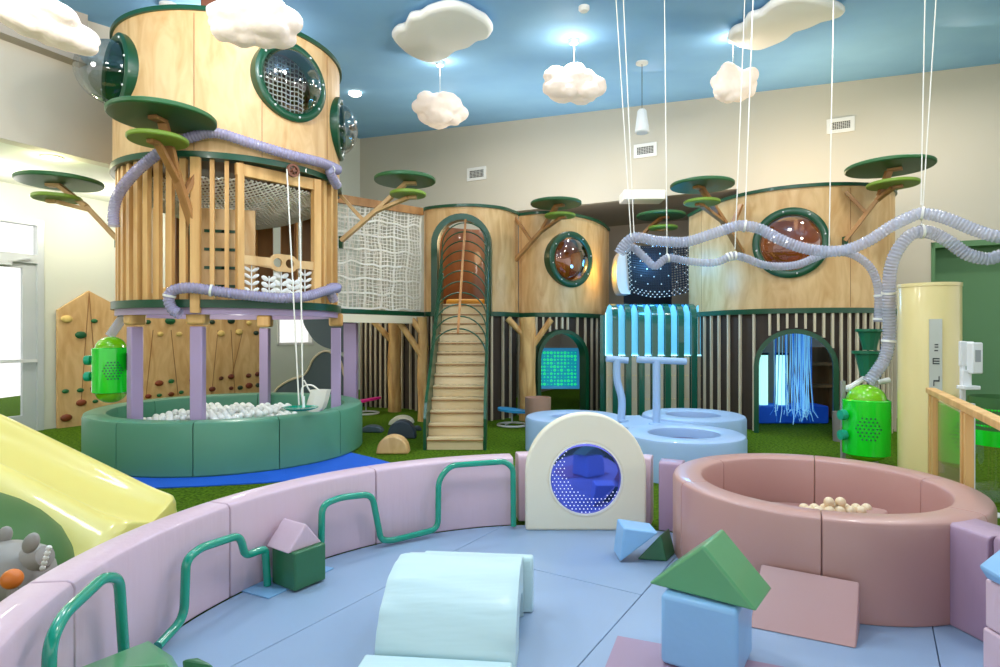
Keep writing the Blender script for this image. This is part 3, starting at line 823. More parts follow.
# brown pole to the ceiling
pt = tp(tang(208), TR-.1, 0)
MB().box((pt.x, pt.y, (5.2+ceil_z(pt.x, pt.y))/2-.01), (.16,.1,ceil_z(pt.x,pt.y)-5.22)).build('ceiling_post', M['wheel'], tw_, smooth=False)
# pulley
pu = thing('pulley_wheel', 'brown spoked pulley wheel fixed over the tower opening with two hanging ropes', 'pulley', at(293,170,6.62))
pc_ = ray_cyl(293, 170.5, TX, TY, TR+.12)
mb = MB(); ax = (pc_-Vector((TX,TY,pc_.z))).normalized()
mb.lathe([(.052,-.018),(.078,-.018),(.078,.018),(.052,.018)], pc_, 28, axis=ax, close=True)
qm = ax.to_track_quat('Z','Y').to_matrix()
for k in range(3):
    a_ = PI*k/3; v = qm@Vector((math.cos(a_), math.sin(a_), 0)); mb.beam(pc_-v*.06, pc_+v*.06, .016, .014, up=ax)
mb.lathe([(.0001,-.12),(.02,-.12),(.02,.028),(.0001,.028)], pc_, 12, axis=ax)
mb.build('wheel', M['wheel'], pu)
sd = ax.cross(Vector((0,0,1))).normalized()
for s_, endp in ((-1, at(299, 405, 6.85)), (1, at(303, 404, 6.85))):
    top = pc_-sd*(.078*s_)
    MB().tube([top, endp], .009, 6).build('rope', M['rope'], pu)

# ================================================================== GREEN BALL PIT
pit = thing('ball_pit', 'round sea green padded ball pit beneath the tower filled with white balls', 'ball pit', (TX, TY, 0))
RO, RI, PH = 1.68, 1.42, .60
n_seg = 12
for k in range(n_seg):
    a0 = 2*PI*k/n_seg+.18; a1 = a0+2*PI/n_seg-.006
    prof = [(RI, .004), (RO-.02, .004), (RO, .03), (RO, PH-.05), (RO-.015, PH-.012), (RO-.05, PH), (RI+.05, PH), (RI+.015, PH-.012), (RI, PH-.05)]
    MB().lathe(prof, (TX,TY,0), 10, a0, a1, close=True).build('padded_segment', M['pitgreen'], pit)
MB().lathe([(.001,.004),(RI-.01,.004),(RI-.01,.38),(.001,.38)], (TX,TY,0), 48).build('pit_floor', M['pitin'], pit)
br = .042; bm_ = MB().ball((0,0,0), br, 12); bme = None; cnt = 0; rnd = random.Random(11)
cand = []
for lay in range(3):
    for i in range(-20, 21):
        for j in range(-20, 21):
            x = (i+.5*(j % 2)+.5*(lay % 2))*br*2.04; y = j*br*1.78+lay*br*1.1
            hmax = 1.7-(x-.1)**2*1.0-(y+.1)**2*.2
            if x*x+y*y > 1.34**2: continue
            if lay == 0 and y > .9 and rnd.random() < .2: continue
            if lay > 0 and (rnd.random() < .45 or hmax < .5+lay*.4): continue
            wx, wy = TX+x, TY+y
            if any(abs(wx-c[0]) < .155 and abs(wy-c[1]) < .155 for c in cols): continue
            px = CX+F*wx/wy
            if px > 296 or px < 140: continue
            z = .38+br+.004+lay*br*1.66
            fy = ray_cyl(px, 400, TX, TY, RI).y
            if (1.55-z-br)/wy > .95/fy: continue
            cand.append((wy, wx, z))
cand.sort(key=lambda c: c[0]-c[2]*3)
proto = None
for (wy, wx, z) in cand[:290]:
    if proto is None:
        proto = MB().ball((0,0,0), br, 14).build('pit_ball', M['ballwhite']); b = proto
        b.data.transform(Matrix.Translation((0,0,-br)))
        tag(b, 'plain white plastic ball in the green ball pit', 'ball', 'white balls in the green pit')
    else: b = proto.copy(); C.objects.link(b)
    b.location = (wx, wy, z)
# canvas bag + teal dish on the pit rim
bp_ = at(317, 398, 7.25)
bag = MB()
bp0 = at(317, 411, 7.0); 
R = Matrix.Rotation(.16, 3, 'Y')
prof = []
vs = []; fs = []
for i, (w_, z, xo) in enumerate(((.10,.0,-.03),(.135,.04,-.01),(.14,.13,.015),(.135,.20,.035),(.14,.25,.045))):
    for k in range(16):
        a_ = 2*PI*k/16; vs.append(bp0+Vector((xo+w_/1.25*math.cos(a_)+.012*math.sin(5*a_), .07*math.sin(a_), z)))
for i in range(4):
    for k in range(16): fs.append((i*16+k, i*16+(k+1)%16, (i+1)*16+(k+1)%16, (i+1)*16+k))
fs.append(tuple(range(15,-1,-1)))
bag.add(vs, fs)
bg = thing('canvas_bag', 'white canvas bag hanging by cords at the rim of the green pit', 'bag', bp0)
bag.build('bag_body', M['canvas'], bg)
mb = MB(); mb.tube(catmull([at(303,404,6.95)+Vector((.0,.0,.0)), at(302,388,6.95), at(311,385,6.98), at(320,391,7.0)], .03), .010, 6); mb.tube(catmull([at(304,380,6.93), at(308,388,6.95), at(312,394,7.0)], .03), .010, 6)
mb.build('cord', M['rope'], bg)
ds = thing('hanging_dish', 'round teal dish with a white edge hanging from the pulley ropes at the pit rim', 'dish', at(300,413,6.75))
d0 = at(301, 412, 6.62)+Vector((0,0,.0))
MB().lathe([(.001,0),(.12,.004),(.19,.03),(.195,.036),(.12,.016),(.001,.012)], d0+Vector((0,-.02,.02)), 28).build('dish_body', M['teal'], ds)
MB().tube([d0+Vector((.03,0,.05)), d0+Vector((.02,.03,.17))], .014, 8).build('dish_hook', M['whitemetal'], ds)

# ================================================================== HOSES
def hose(pts, r, label, m='hose', rings=None, group=None, name='ribbed_hose'):
    P = catmull(pts, .02); P = resample(P, .0085)
    rr = [r*(1+.085*math.cos(i*PI/2)) for i in range(len(P))]
    h = thing(name, label, 'hose', P[len(P)//2], group)
    MB().tube(P, rr, 14, caps=False).build('hose_body', M[m], h, angle=80)
    # helical wire inside gives the ribbed look
    if rings:
        for f in rings:
            mb = MB()
            i = int(f*(len(P)-3))+1 if not isinstance(f, tuple) else min(range(2, len(P)-2), key=lambda q: (CX+F*P[q].x/P[q].y-f[0])**2+(CY-F*(P[q].z-CAMZ)/P[q].y-f[1])**2); t = (P[i+1]-P[i-1]).normalized()
            mb.lathe([(r*1.07,-.012),(r*1.16,-.012),(r*1.16,.012),(r*1.07,.012)], P[i], 20, axis=t, close=True)
            mb.build('white_clamp', M['white'], h)
    return h, P
H1 = [at(619,253,7.2), at(626,243,7.15), at(636,237.5,7.1), at(658,241,7.05), at(685,242,7.0), at(709,235,6.9), at(734.5,226.5,6.85), at(745,226,6.8), at(760,229,6.78), at(779,239,6.7), at(798,246.5,6.65), at(818,250.5,6.6), at(843,250.5,6.5), at(867,241.7,6.4), at(890,227,6.3), at(910,217,6.25), at(922,213.5,6.2), at(945,218,6.1), at(975,230,6.0), at(1000,237,5.9), at(1050,240,5.8)]
hs1,_ = hose(H1, .061, 'thick clear ribbed hose, uppermost one hanging across the right half of the room', rings=((922,213.5),(745,226)))
H2 = [at(622,252,7.25), at(632,247,7.3), at(645,258,7.3), at(655,266,7.3), at(668,258,7.3), at(690,261.5,7.3), at(715,262.5,7.25), at(732,256,7.2), at(745,258,7.2), at(762,264.5,7.2), at(780,266.5,7.2), at(800,264,7.2), at(822,255,7.2), at(843,252,7.2), at(861,259,7.2), at(873,272,7.2), at(878.5,292,7.2), at(878,322,7.2)]
hs2,_ = hose(H2, .047, 'thinner clear ribbed hose running below the thick one and dropping to the dark green funnels', rings=((728,257),(731,256),(735,256),(668,258),(878,296),(878,319)))
H3 = [at(1050,245,6.0), at(1000,256,6.1), at(987,259,6.15), at(967,254,6.2), at(949.5,242,6.25), at(934.5,234,6.3), at(922,231.5,6.3), at(909,236,6.35), at(897,251,6.4), at(891,267,6.45), at(889,284,6.5), at(889,310,6.55), at(889,338,6.6), at(885,358,6.6), at(877,371,6.6), at(867.5,383,6.62)]
hs3,_ = hose(H3, .064, 'thick clear ribbed hose curving down beside the yellow column onto the green canister', rings=((922,231.5),(889,293),(889,341)))
RT = TR+.10
H4 = [ray_cyl(x, y, TX, TY, RT) for x, y in ((114,226),(113.5,212),(118,195),(130,178),(147,162),(168,147),(192,137),(216,133),(250,143),(290,155),(322,163),(338,170))]+[tp(-.30, RT, at(344,178,8).z), tp(-.15,RT,at(345,190,8).z)]
hose(H4, .058, 'lilac tinted ribbed hose wrapped around the upper part of the tower', m='hoselilac', rings=(.93,))
H5 = [ray_cyl(x, y, TX, TY, RT+.02) for x, y in ((180,314),(173,310),(169,301),(171,292),(180,288.5),(193,288),(215,291),(245,295),(280,298),(305,296.5),(325,291),(338,288))]+[tp(-.3,RT,at(344,291,8).z), tp(-.22,RT,at(345,302,8).z)]
hose(H5, .058, 'lilac tinted ribbed hose sagging across the tower deck edge', m='hoselilac', rings=(.09,.26))

# wires
def cord(a, b, par, r=.006):
    return MB().tube([a, b], r, 6).build('hanging_cord', M['rope'], par)
for px0, py0, b, lab in ((616,0,at(631,237,7.05),hs1),
        (624,14,at(634,235,7.13),hs1),
        (665,53,at(667,254.5,7.3),hs2),
        (753,0,at(745,219.5,6.8),hs1),
        (742,70,at(735,249,7.2),hs2),
        (833,20,at(829,253.5,7.2),hs2),
        (925,0,at(921,205,6.2),hs1),
        (936,0,at(923,206,6.2),hs1),
        (922,214,at(921.5,224,6.3),hs3)):
    if py0 <= 0 or py0 == 14:
        # extend upwards to the ceiling
        a = at(px0, py0, b.y*.985)
        d = (a-b).normalized(); k = 0
        p = a.copy()
        while p.z < ceil_z(p.x, p.y)-.005 and k < 4000: p = p+d*.005; k += 1
        a = p
    elif py0 == 214: a = at(px0, py0+5.5, 6.25)
    else:
        a = ray_ceil(px0, py0)
        a = Vector((b.x+(a.x-b.x)*.0, b.y, 0)); a = at(px0, py0, b.y); d = (a-b).normalized(); p = a.copy(); k = 0
        while p.z < ceil_z(p.x, p.y)-.005 and k < 4000: p = p+d*.005; k += 1
        a = p
    cord(a, b, lab)

# ================================================================== BRANCH TREES
def disc(mb, c, r, th): mb.lathe([(.001,0),(r-.012,0),(r,.012),(r,th-.012),(r-.012,th),(.001,th)], c, 44)
def branch_tree(label, dk, lt_, Ys, foot, fork, bm='branch', knee=None):
    (dx, dy, dw), (lx, ly, lw_) = dk, lt_; Yd, Yl, Yf = Ys
    cd = at(dx, dy, Yd); cl = at(lx, ly, Yl); ft = at(foot[0], foot[1], Yf)
    t = thing('branch_tree', label, 'decorative tree', ft, 'wooden branches with green disc leaves')
    mb = MB(); disc(mb, cd, dw/2*Yd/F*.91, .055); mb.build('dark_leaf', M['leafdark'], t)
    mb = MB(); disc(mb, cl, lw_/2*Yl/F*.93, .05); mb.build('light_leaf', M['leaflight'], t)
    kn = at(*knee) if knee else ft.lerp(cd, .6)
    mb = MB(); mb.beam(ft, kn, .10, .055); mb.beam(kn, cd-Vector((0,0,.03)), .10, .055)
    e = cd+(cd-kn)*.0; hx = (cd-ft); hx.z = 0; hx.normalize()
    mb.beam(cd-Vector((0,0,.02))-hx*.02, cd-Vector((0,0,.02))+hx*.16, .1, .04)
    mb.beam(kn.lerp(ft,.1), cl-Vector((0,0,.025)), .08, .045); mb.beam(cl-Vector((0,0,.02)), cl-Vector((0,0,.02))+hx*.12, .08, .04)
    if fork: mb.beam(at(*fork), ft.lerp(kn, .62), .08, .05)
    mb.build('branch', M[bm], t, smooth=False, bevel=.004, seg=1)
    MB().box(ft+Vector((0,.0,-.02)), (.05,.07,.17)).build('foot_bracket', M['green'], t)
    return t
branch_tree('largest dark green disc tree, fixed to the front of the tower', (163,120,108), (158,142,60), (6.25,6.2,6.72), (193,226), (197,170,6.72), knee=(177,178,6.5))
branch_tree('green disc tree leaning out from the left side of the tower', (60,184,82), (57,200,46), (7.9,7.8,8.0), (118,240), None, bm='branchlight', knee=(87,207,7.9))
branch_tree('green disc tree on a pale branch in front of the white net bridge', (405,182,67), (408,196,39), (8.5,8.4,8.5), (341,241), (334,188,8.5), bm='branchlight', knee=(378,209,8.5))
branch_tree('small green disc tree left of the small round window of the middle house', (556,205,56), (560,217,33), (10.7,10.6,11.25), (514,262), (512,213,11.25), knee=(543,229,10.95))
branch_tree('dim green disc tree far back in the alcove above the dark net', (661,217,53), (663,229,31), (12.2,12.1,12.6), (632,246), None, knee=(650,227,12.4))
branch_tree('blue lit green disc tree at the left edge of the large right house', (702,187,68), (702,204,38), (9.2,9.1,9.75), (741,252), (741,205,9.7), knee=(722,219,9.4))
branch_tree('green disc tree near the right end of the large right house', (889,169,86), (893,186,50), (8.6,8.5,8.98), (845,241), (846,192,8.98), knee=(880,196,8.75))

# ================================================================== BRIDGE with white net
br_ = thing('rope_bridge', 'white rope net bridge joining the tower to the arched doorway house', 'bridge', (-2.0, 10.0, 1.8))
b0 = Vector((-2.55, 9.15, 0)); b1 = Vector((-1.40, 10.80, 0))
dn = (b1-b0).normalized()
def bpz(u, z): p = b0.lerp(b1, u); return Vector((p.x, p.y, z))
ztl, ztr = 3.62, 3.74
MB().beam(bpz(-.02, ztl), bpz(1, ztr), .06, .13).build('top_rail', M['branch'], br_, smooth=False)
MB().beam(bpz(.0, 1.90), bpz(1, 1.90), .08, .07).build('edge_trim', M['green'], br_, smooth=False)
MB().beam(bpz(.0, 1.79), bpz(1, 1.79), .10, .13).build('deck_beam', M['cream'], br_, smooth=False)
nl = Vector((-dn.y, dn.x, 0))
mb = MB().prism([bpz(0,1.86), bpz(1,1.86), bpz(1,1.86)+nl*.9, bpz(0,1.86)+nl*.9], (0,0,.05)); mb.build('deck', M['pinedark'], br_, smooth=False)
mb = MB(); nu, nv = 24, 28; rnd = random.Random(2)
def nz_(u, v):
    z = 1.96+(ztl+(ztr-ztl)*u-1.99)*v; p = bpz(u, z)
    return p+nl*(.07*noise.noise(Vector((u*3, v*3, 0)))+.02)+Vector((0,0,.06*noise.noise(Vector((u*7, v*7, 3)))))+dn*(.03*noise.noise(Vector((u*7,v*7,9)))-.05*(1-v)*u)
for i in range(nu+1):
    r = .021 if i % 4 == 0 else .0075
    mb.tube([nz_(i/nu, j/24) for j in range(25)], r, 4, caps=False)
for j in range(nv+1):
    r = .021 if j % 4 == 0 else .0075
    mb.tube([nz_(i/24, j/nv) for i in range(25)], r, 4, caps=False)
mb.build('rope_net', M['rope'], br_, clean=False)
mb = MB()
for i in range(13):
    mb.tube([nz_(i/12, j/16)+nl*.85 for j in range(17)], .011, 4, caps=False)
for j in range(12):
    mb.tube([nz_(i/16, j/11)+nl*.85 for i in range(17)], .011, 4, caps=False)
mb.build('far_rope_net', M['rope'], br_, clean=False)
pq = at(351, 350, 9.9)
MB().box((pq.x, pq.y, .86), (.21,.16,1.72)).build('post', M['purple'], br_, bevel=.01, seg=2)
# logs
def logpost(px, Y, r, label, braces):
    x = (px-CX)/F*Y
    t = thing('log_post', label, 'log post', (x, Y, 0), 'round log posts')
    mb = MB(); pts = [Vector((x+.01*math.sin(k*1.3), Y+.01*math.cos(k), 1.84*k/8)) for k in range(9)]
    mb.tube(pts, [r*(1.05-.008*k) for k in range(9)], 20); mb.build('trunk', M['log'], t, angle=60)
    for (dx, z0, z1) in braces:
        mb = MB(); mb.tube([Vector((x+.0, Y-.03, z0)), Vector((x+dx, Y-.03, z1))], .055, 12); mb.build('brace', M['log'], t)
logpost(394.5, 11.9, .125, 'round log post under the rope bridge, left of its thinner neighbour', [(-.42,1.35,1.8)])
logpost(422.5, 10.6, .085, 'thin round log post just left of the stairs', [(-.42,1.15,1.78),(-.2,1.55,1.82)])
logpost(527.5, 10.7, .145, 'thick round log post just right of the stairs by the screen arch', [(-.36,1.45,1.82),(.42,1.2,1.8)])
t = thing('planter_drum', 'pinkish brown round planter at the foot of the thick log post', 'planter', (at(538,400,9.7).x, 9.9, 0))
MB().lathe([(.001,.0),(.21,.0),(.215,.50),(.19,.50),(.18,.44),(.001,.44)], (at(538,400,9.9).x, 9.9, 0), 28).build('planter_body', M['stump'], t)
# ================================================================== CLIMBING WALL
cw = thing('climbing_wall', 'pale plywood climbing wall with a pointed left top and coloured holds behind the tower', 'climbing wall', lpt(3, 0))
tA0, tA1, tA2 = lt(55), lt(86), lt(257)
zsh = lw(55,310,.05).z; zpk = lw(86,291,.05).z; tm = lt(118); zdn = lw(118,308,.05).z
out = [(tA0,0.001),(tA0,zsh),(tA1,zpk),(tm,zdn),(tm+.9,zdn+.45),(tm+1.7,zdn-.1),(tA2,zdn+.35),(tA2,.001)]
MB().prism([lpt(a, z, .03) for a, z in out], Vector((LD[1],-LD[0],0))*.06).build('board', M['ply'], cw, smooth=False)
mb = MB()
for (xa, ya, xb, yb) in ((86,293,78,402),(86,293,92,370),(150,330,143,395),(168,330,175,395),(215,330,208,400),(228,330,232,395),(240,330,228,380)):
    a = lw(xa, ya, .093); b = lw(xb, yb, .093); mb.beam(a, b, .012, .006, up=(LD[1],-LD[0],0))
mb.build('panel_lines', M['pinedark'], cw)
hl = [(63.5,319,5,'#e8c878'),(91,321,3,'#1f6a3a'),(77.5,335,5,'#176038'),(62,391,3,'#1f6a3a'),(77,390,3,'#1f6a3a'),(90,388,3,'#8a3a20'),(78,402.5,4.5,'#8a4020'),(92,401,2.5,'#1f6a3a'),(63,417.5,5,'#7a3818'),
 (144.5,322,3,'#1f5a32'),(167,321,5,'#176038'),(157,334,3,'#e0c074'),(176,334,3,'#e0c074'),(156,383,4,'#8a4020'),(168,381,3,'#1f6a3a'),(189,380,3,'#8a3a20'),(145,396,3,'#8a3a20'),(168,394,3,'#7a3818'),(156,395,2.5,'#1f6a3a'),(178,392,2.5,'#1f6a3a'),
 (209,322,3,'#263c2c'),(228,321,4,'#173c28'),(218,333.5,4,'#e0c074'),(236,332,4,'#e0c074'),(246,323,3,'#e8c878'),(253,333,3,'#263c2c'),(218,378,2.5,'#5a2a18'),(228,376.5,3.5,'#6a2c1a'),(245.5,375.5,3,'#6a2c1a'),(254.5,374,3,'#6a2c1a'),(209,389,3.5,'#6a2c1a'),(228,388,2.5,'#6a2c1a'),(237,387.5,3,'#263c2c'),(246,385.5,4,'#7a3020'),(255,385,3,'#263c2c')]
hm = {}
for (x, y, r, c) in hl:
    if c not in hm: hm[c] = mat('hold_'+{'#e8c878':'cream','#e0c074':'tan'}.get(c, 'tone_'+str(len(hm))), c, .5)
    p = lw(x, y, .10); rr = r*p.y/F
    R = Matrix.Rotation(math.atan2(LD[1], LD[0]), 3, 'Z')
    MB().ball(p, rr, 10, (1.15,.45,.75), R).build('climbing_hold', hm[c], cw)
# slate wave boards
def outline_board(name, label, cat, px_pts, Y, th, m, edge=None):
    t = thing(name, label, cat, at(px_pts[0][0], 400, Y)*1.0)
    t.location.z = 0
    P = catmull([at(x, y, Y) for x, y in px_pts], .05, closed=True)
    MB().prism(P, (0,th,0)).build('board', M[m], t)
    if edge:
        MB().tube([p+Vector((0,-.005,0)) for p in P], .022, 6, closed=True).build('edge_band', M[edge], t)
    return t
outline_board('wave_panel', 'slate grey wave shaped climbing hump with a pale edge behind the pit', 'climbing hump', [(273,402),(276,390),(288,381),(305,374),(314,358),(326,351),(338,358),(343,370),(345,402),(300,410)], 12.0, .4, 'slate', 'slatpale')
outline_board('round_panel', 'dark slate rounded panel behind the tower post under the deck', 'climbing hump', [(304,318),(310,335),(320,345),(334,350),(348,352),(352,340),(352,320),(330,313)], 12.6, .3, 'slate')

# ================================================================== PENDANT CLOUDS, flat clouds, etc
def puff_cloud(px, py, Y, w, h, label, seed, tilt=0, cord_=True):
    c = at(px, py, Y); rnd = random.Random(seed); hw = w/2*Y/F; hh = h/2*Y/F
    t = thing('cloud_lamp', label, 'lamp', c-Vector((0,0,hh)), 'glowing cloud lamps')
    vs = []; fs = []; n = 72; m = 40
    cen = []
    for k in range(11):
        a = 2*PI*k/11; cen.append((Vector((math.cos(a)*.62, math.sin(a)*.5, (rnd.random()-.5)*.5)), .36+.14*rnd.random()))
    cen += [(Vector(((rnd.random()-.5)*1.3,-.35+(rnd.random()-.5)*.5,(rnd.random()-.5)*1.0)), .26+.12*rnd.random()) for _ in range(26)]
    cen += [(Vector((0,0,.25)), .62), (Vector((.25,0,-.2)), .55), (Vector((-.3,.1,-.15)), .55), (Vector((.1,-.3,.1)), .5), (Vector((-.1,-.35,-.2)), .45)]
    for i in range(m+1):
        th = PI*i/m
        for k in range(n):
            ph = 2*PI*k/n; d = Vector((math.sin(th)*math.cos(ph), math.sin(th)*math.sin(ph), math.cos(th)))
            best = .45
            for q, r in cen:
                b = d.dot(q); disc_ = b*b-q.length_squared+r*r
                if disc_ > 0: best = max(best, b+math.sqrt(disc_))
            v = d*best; v = Vector((v.x*hw, v.y*hw*.8, v.z*hh*1.25))
            v += d*(.02*noise.noise(v*9))
            R = Matrix.Rotation(tilt, 3, 'Y'); vs.append(R@v+c)
    for i in range(m):
        for k in range(n): fs.append((i*n+k, (i+1)*n+k, (i+1)*n+(k+1)%n, i*n+(k+1)%n))
    MB().add(vs, fs).build('shade', M['cloud'], t, angle=60)
    zc = ceil_z(c.x, c.y)
    MB().tube([c+Vector((0,0,hh*.7)), Vector((c.x,c.y,zc-.03))], .004, 5).build('cord', M['white'], t)
    MB().lathe([(.001,-.06),(.06,-.055),(.07,-.02),(.07,0),(.001,0)], (c.x,c.y,zc-.006), 20).build('ceiling_canopy', M['white'], t)
    return c
C1 = puff_cloud(40, 20, 5.0, 112, 44, 'glowing cloud lamp at the far left near the clear window dome', 1, tilt=.38)
C2 = puff_cloud(255, 26, 5.4, 86, 43, 'glowing cloud lamp overlapping the round window of the tower', 2, tilt=.05)
C3 = puff_cloud(440, 111, 9.9, 54, 31, 'smaller glowing cloud lamp beside the tower top, before the left end of the back wall', 3)
C4 = puff_cloud(574, 86.5, 8.9, 64, 34, 'glowing cloud lamp hanging in the middle of the room', 4)
C5 = puff_cloud(733, 85.5, 8.9, 43, 35, 'glowing cloud lamp hanging at the right, left of the thick white cord', 5)
def flat_cloud(pts, label, Y=None):
    c = Vector((0,0,0)); P = []
    for x, y in pts: P.append(ray_ceil(x, max(y, -60)))
    P = [p-Vector((0,0,.16)) for p in P]
    Q = catmull(P, .05, closed=True)
    nrm = Vector((0,0,.12))
    n = len(Q); cc = sum(Q, Vector())/n
    vs = []; fs = []
    rings = ((.90,0),(.97,.012),(1.0,.045),(1.0,.075),(.97,.11),(.9,.12))
    for f, dz in rings:
        for q in Q: vs.append(cc+(q-cc)*f+Vector((0,0,dz)))
    for i in range(len(rings)-1):
        for k in range(n): fs.append((i*n+k, i*n+(k+1)%n, (i+1)*n+(k+1)%n, (i+1)*n+k))
    fs.append(tuple(range(n-1,-1,-1))); fs.append(tuple((len(rings)-1)*n+k for k in range(n)))
    t = thing('foam_cloud', label, 'cloud panel', cc, 'flat foam clouds under the ceiling')
    MB().add(vs, fs).build('cloud_panel', M['cloudflat'], t, angle=60)
    mb = MB(); z = ceil_z(cc.x, cc.y); mb.tube([cc+Vector((0,0,.1)), Vector((cc.x,cc.y,z-.002))], .02, 8); mb.build('standoff', M['white'], t)
flat_cloud([(392,28),(397,20),(404,18),(410,7),(420,5),(430,-1),(450,-6),(468,-2),(478,4),(488,10),(493,20),(488,28),(478,31),(468,38),(455,42),(445,50),(430,54),(415,49),(404,42)], 'flat white foam cloud on the blue ceiling left of centre')
flat_cloud([(728,30),(733,22),(742,18),(748,8),(760,4),(775,-8),(795,-14),(815,-12),(830,-8),(845,0),(840,6),(825,10),(810,17),(795,22),(785,30),(770,37),(757,41),(740,38)], 'flat white foam cloud on the blue ceiling at the upper right')
# pendant speaker
Ysp = 10.0; s0 = at(642, 133, Ysp)
spk = thing('pendant_speaker', 'white cone shaped pendant speaker hanging above the middle air vent', 'speaker', s0)
MB().lathe([(.001,.01),(.105,.0),(.12,.02),(.075,.36),(.055,.39),(.001,.39)], s0, 28).build('speaker_body', M['whitemetal'], spk)
zc = ceil_z(s0.x, s0.y)
MB().tube([s0+Vector((0,0,.38)), Vector((s0.x,s0.y,zc-.02))], .005, 6).build('cable', M['black'], spk)
MB().lathe([(.001,-.035),(.10,-.03),(.10,0),(.001,0)], (s0.x,s0.y,zc-.01), 24).build('ceiling_canopy', M['white'], spk)
# ceiling bits
def ceil_bit(name, label, cat, px, py, r, m, h=.04):
    p = ray_ceil(px, py); t = MB().lathe([(.001,-h),(r*.7,-h),(r,-h*.4),(r,0.02),(.001,0.02)], p-Vector((0,0,.03)), 24).build(name, M[m]); tag(t, label, cat)
ceil_bit('downlight', 'bright recessed downlight in the blue ceiling right of the tower', 'light', 355, 92, .12, 'lampglow')
ceil_bit('ceiling_camera', 'small dark dome camera on the ceiling near the room corner', 'camera', 353, 125, .10, 'vent', .09)
ceil_bit('smoke_detector', 'round white smoke detector on the ceiling above the tower', 'detector', 169, 4, .11, 'white')
ceil_bit('ceiling_sensor', 'small white round sensor on the ceiling above the middle cloud lamp', 'detector', 584, 6, .07, 'white')
dl = thing('downlight', 'recessed downlight in the low white ceiling at the left', 'light', at(52,157.5,7.88)-Vector((0,0,.02)))
dp = at(52,157,7.88); dp.z = 3.862
MB().lathe([(.09,-.008),(.125,-.008),(.125,.0),(.09,.0)], dp, 24, close=True).build('trim_ring', M['white'], dl)
MB().lathe([(.001,-.004),(.088,-.004),(.088,0.0),(.001,0.0)], dp, 24).build('lens', M['lampglow'], dl)
# projector box on alcove ceiling
pj = at(642, 198, 12.6)
tag(MB().box((pj.x, pj.y, pj.z+.02), (.86,.5,.2)).build('projector_box', M['white'], bevel=.02), 'white rectangular unit mounted under the alcove ceiling', 'ceiling unit')

# ================================================================== LILAC RING WALL
RX, RY, RIN, ROUT, WH = .427, 2.64, 2.13, 2.32, .57
def ring_seg(a0d, a1d, label, m='lilac', cx=RX, cy=RY, ri=RIN, ro=ROUT, h=WH):
    a0 = math.radians(a0d)+.0015; a1 = math.radians(a1d)-.0015
    prof = [(ri, .036), (ro, .036), (ro, h-.03), (ro-.01, h-.008), (ro-.03, h), (ri+.03, h), (ri+.01, h-.008), (ri, h-.03)]
    o = MB().lathe(prof, (cx, cy, 0), 18, a0, a1, close=True).build('padded_wall_segment', M[m], bevel=.006, seg=2)
    tag(o, label, 'padded wall', 'lilac padded ring wall segments'); return o
ring_seg(68.6+30, 128.2, 'lilac padded wall segment directly left of the cream arch panel')
ring_seg(128.2, 157.9, 'lilac padded wall segment behind the lilac roof block and the green cube')
ring_seg(157.9, 187, 'lilac padded wall segment left of the green cube, holding the looping teal rail')
ring_seg(187, 216, 'nearest lilac padded wall segment at the lower left corner')
ring_seg(63.5, 68.2, 'short lilac padded wall piece between the cream arch panel and the pink pool', m='lilacdusk', h=.56)
ring_seg(7.5, 16.8, 'creased lilac padded wall segment joining the right end of the pink pool', m='lilacdusk', cx=.28, ri=2.11, ro=2.36, h=.562)
ring_seg(-16, 7.5, 'lilac padded wall segment at the right edge behind the stacked blocks', m='lilacdusk', cx=.30, ri=2.11, ro=2.36)
ring_seg(69.0, 97.6, 'lilac padded wall segment directly behind the cream arch panel', cy=RY+.09, ri=2.12, ro=2.3)
# mats : strips clipped to the disc
def clip(poly, p, n):
    out = []
    for i in range(len(poly)):
        a, b = poly[i], poly[(i+1) % len(poly)]; da = (a-p).dot(n); db = (b-p).dot(n)
        if da >= 0: out.append(a)
        if (da >= 0) != (db >= 0): out.append(a.lerp(b, da/(da-db)))
    return out
discp = [Vector((RX+(RIN-.005)*math.cos(2*PI*k/96), RY+(RIN-.005)*math.sin(2*PI*k/96), 0)) for k in range(96)]
sd_ = Vector((.53,.848,0)).normalized(); sn = Vector((sd_.y, -sd_.x, 0))
cA0 = Vector((-.674,3.61,0)).dot(sn); cC0 = Vector((.903,3.61,0)).dot(sn); cE0 = Vector((2.26,3.14,0)).dot(sn)
gp = .002
def matpiece(lo, hi, cuts, label):
    P = discp
    if lo is not None: P = clip(P, sn*(lo+gp), sn)
    if hi is not None: P = clip(P, sn*(hi-gp), -sn)
    for (c, sg) in cuts: P = clip(P, sd_*(c+gp*sg), sd_*sg)
    if len(P) < 3: return
    o = MB().prism([p+Vector((0,0,.003)) for p in P], (0,0,.032)).build('floor_mat', M['matblue'], bevel=.004, seg=2, smooth=False)
    tag(o, label, 'floor mat', 'blue mats inside the ring')
k1 = Vector((.243,3.84,0)).dot(sd_); k0 = Vector((-.7,3.1,0)).dot(sd_)
matpiece(None, cA0, [], 'powder blue floor mat along the left wall segments')
matpiece(cA0, cC0, [(k1, 1)], 'powder blue floor mat in front of the cream arch panel')
matpiece(cA0, cC0, [(k1, -1)], 'powder blue floor mat under the aqua arch block')
matpiece(cC0, cE0, [], 'powder blue floor mat under the pink ramp and sky blue cube')
matpiece(cE0, None, [], 'powder blue floor mat at the right end by the creased wall')
MZ = .0355
p = flo(262, 592, MZ)
tag(MB().prism([Vector((-1.52,3.52,MZ+.001)),Vector((-1.32,3.42,MZ+.001)),Vector((-1.07,3.86,MZ+.001)),Vector((-1.27,3.96,MZ+.001))], (0,0,.006)).build('floor_patch', M['skyblue'], smooth=False), 'small lighter blue patch on the mat under the green cube', 'patch')
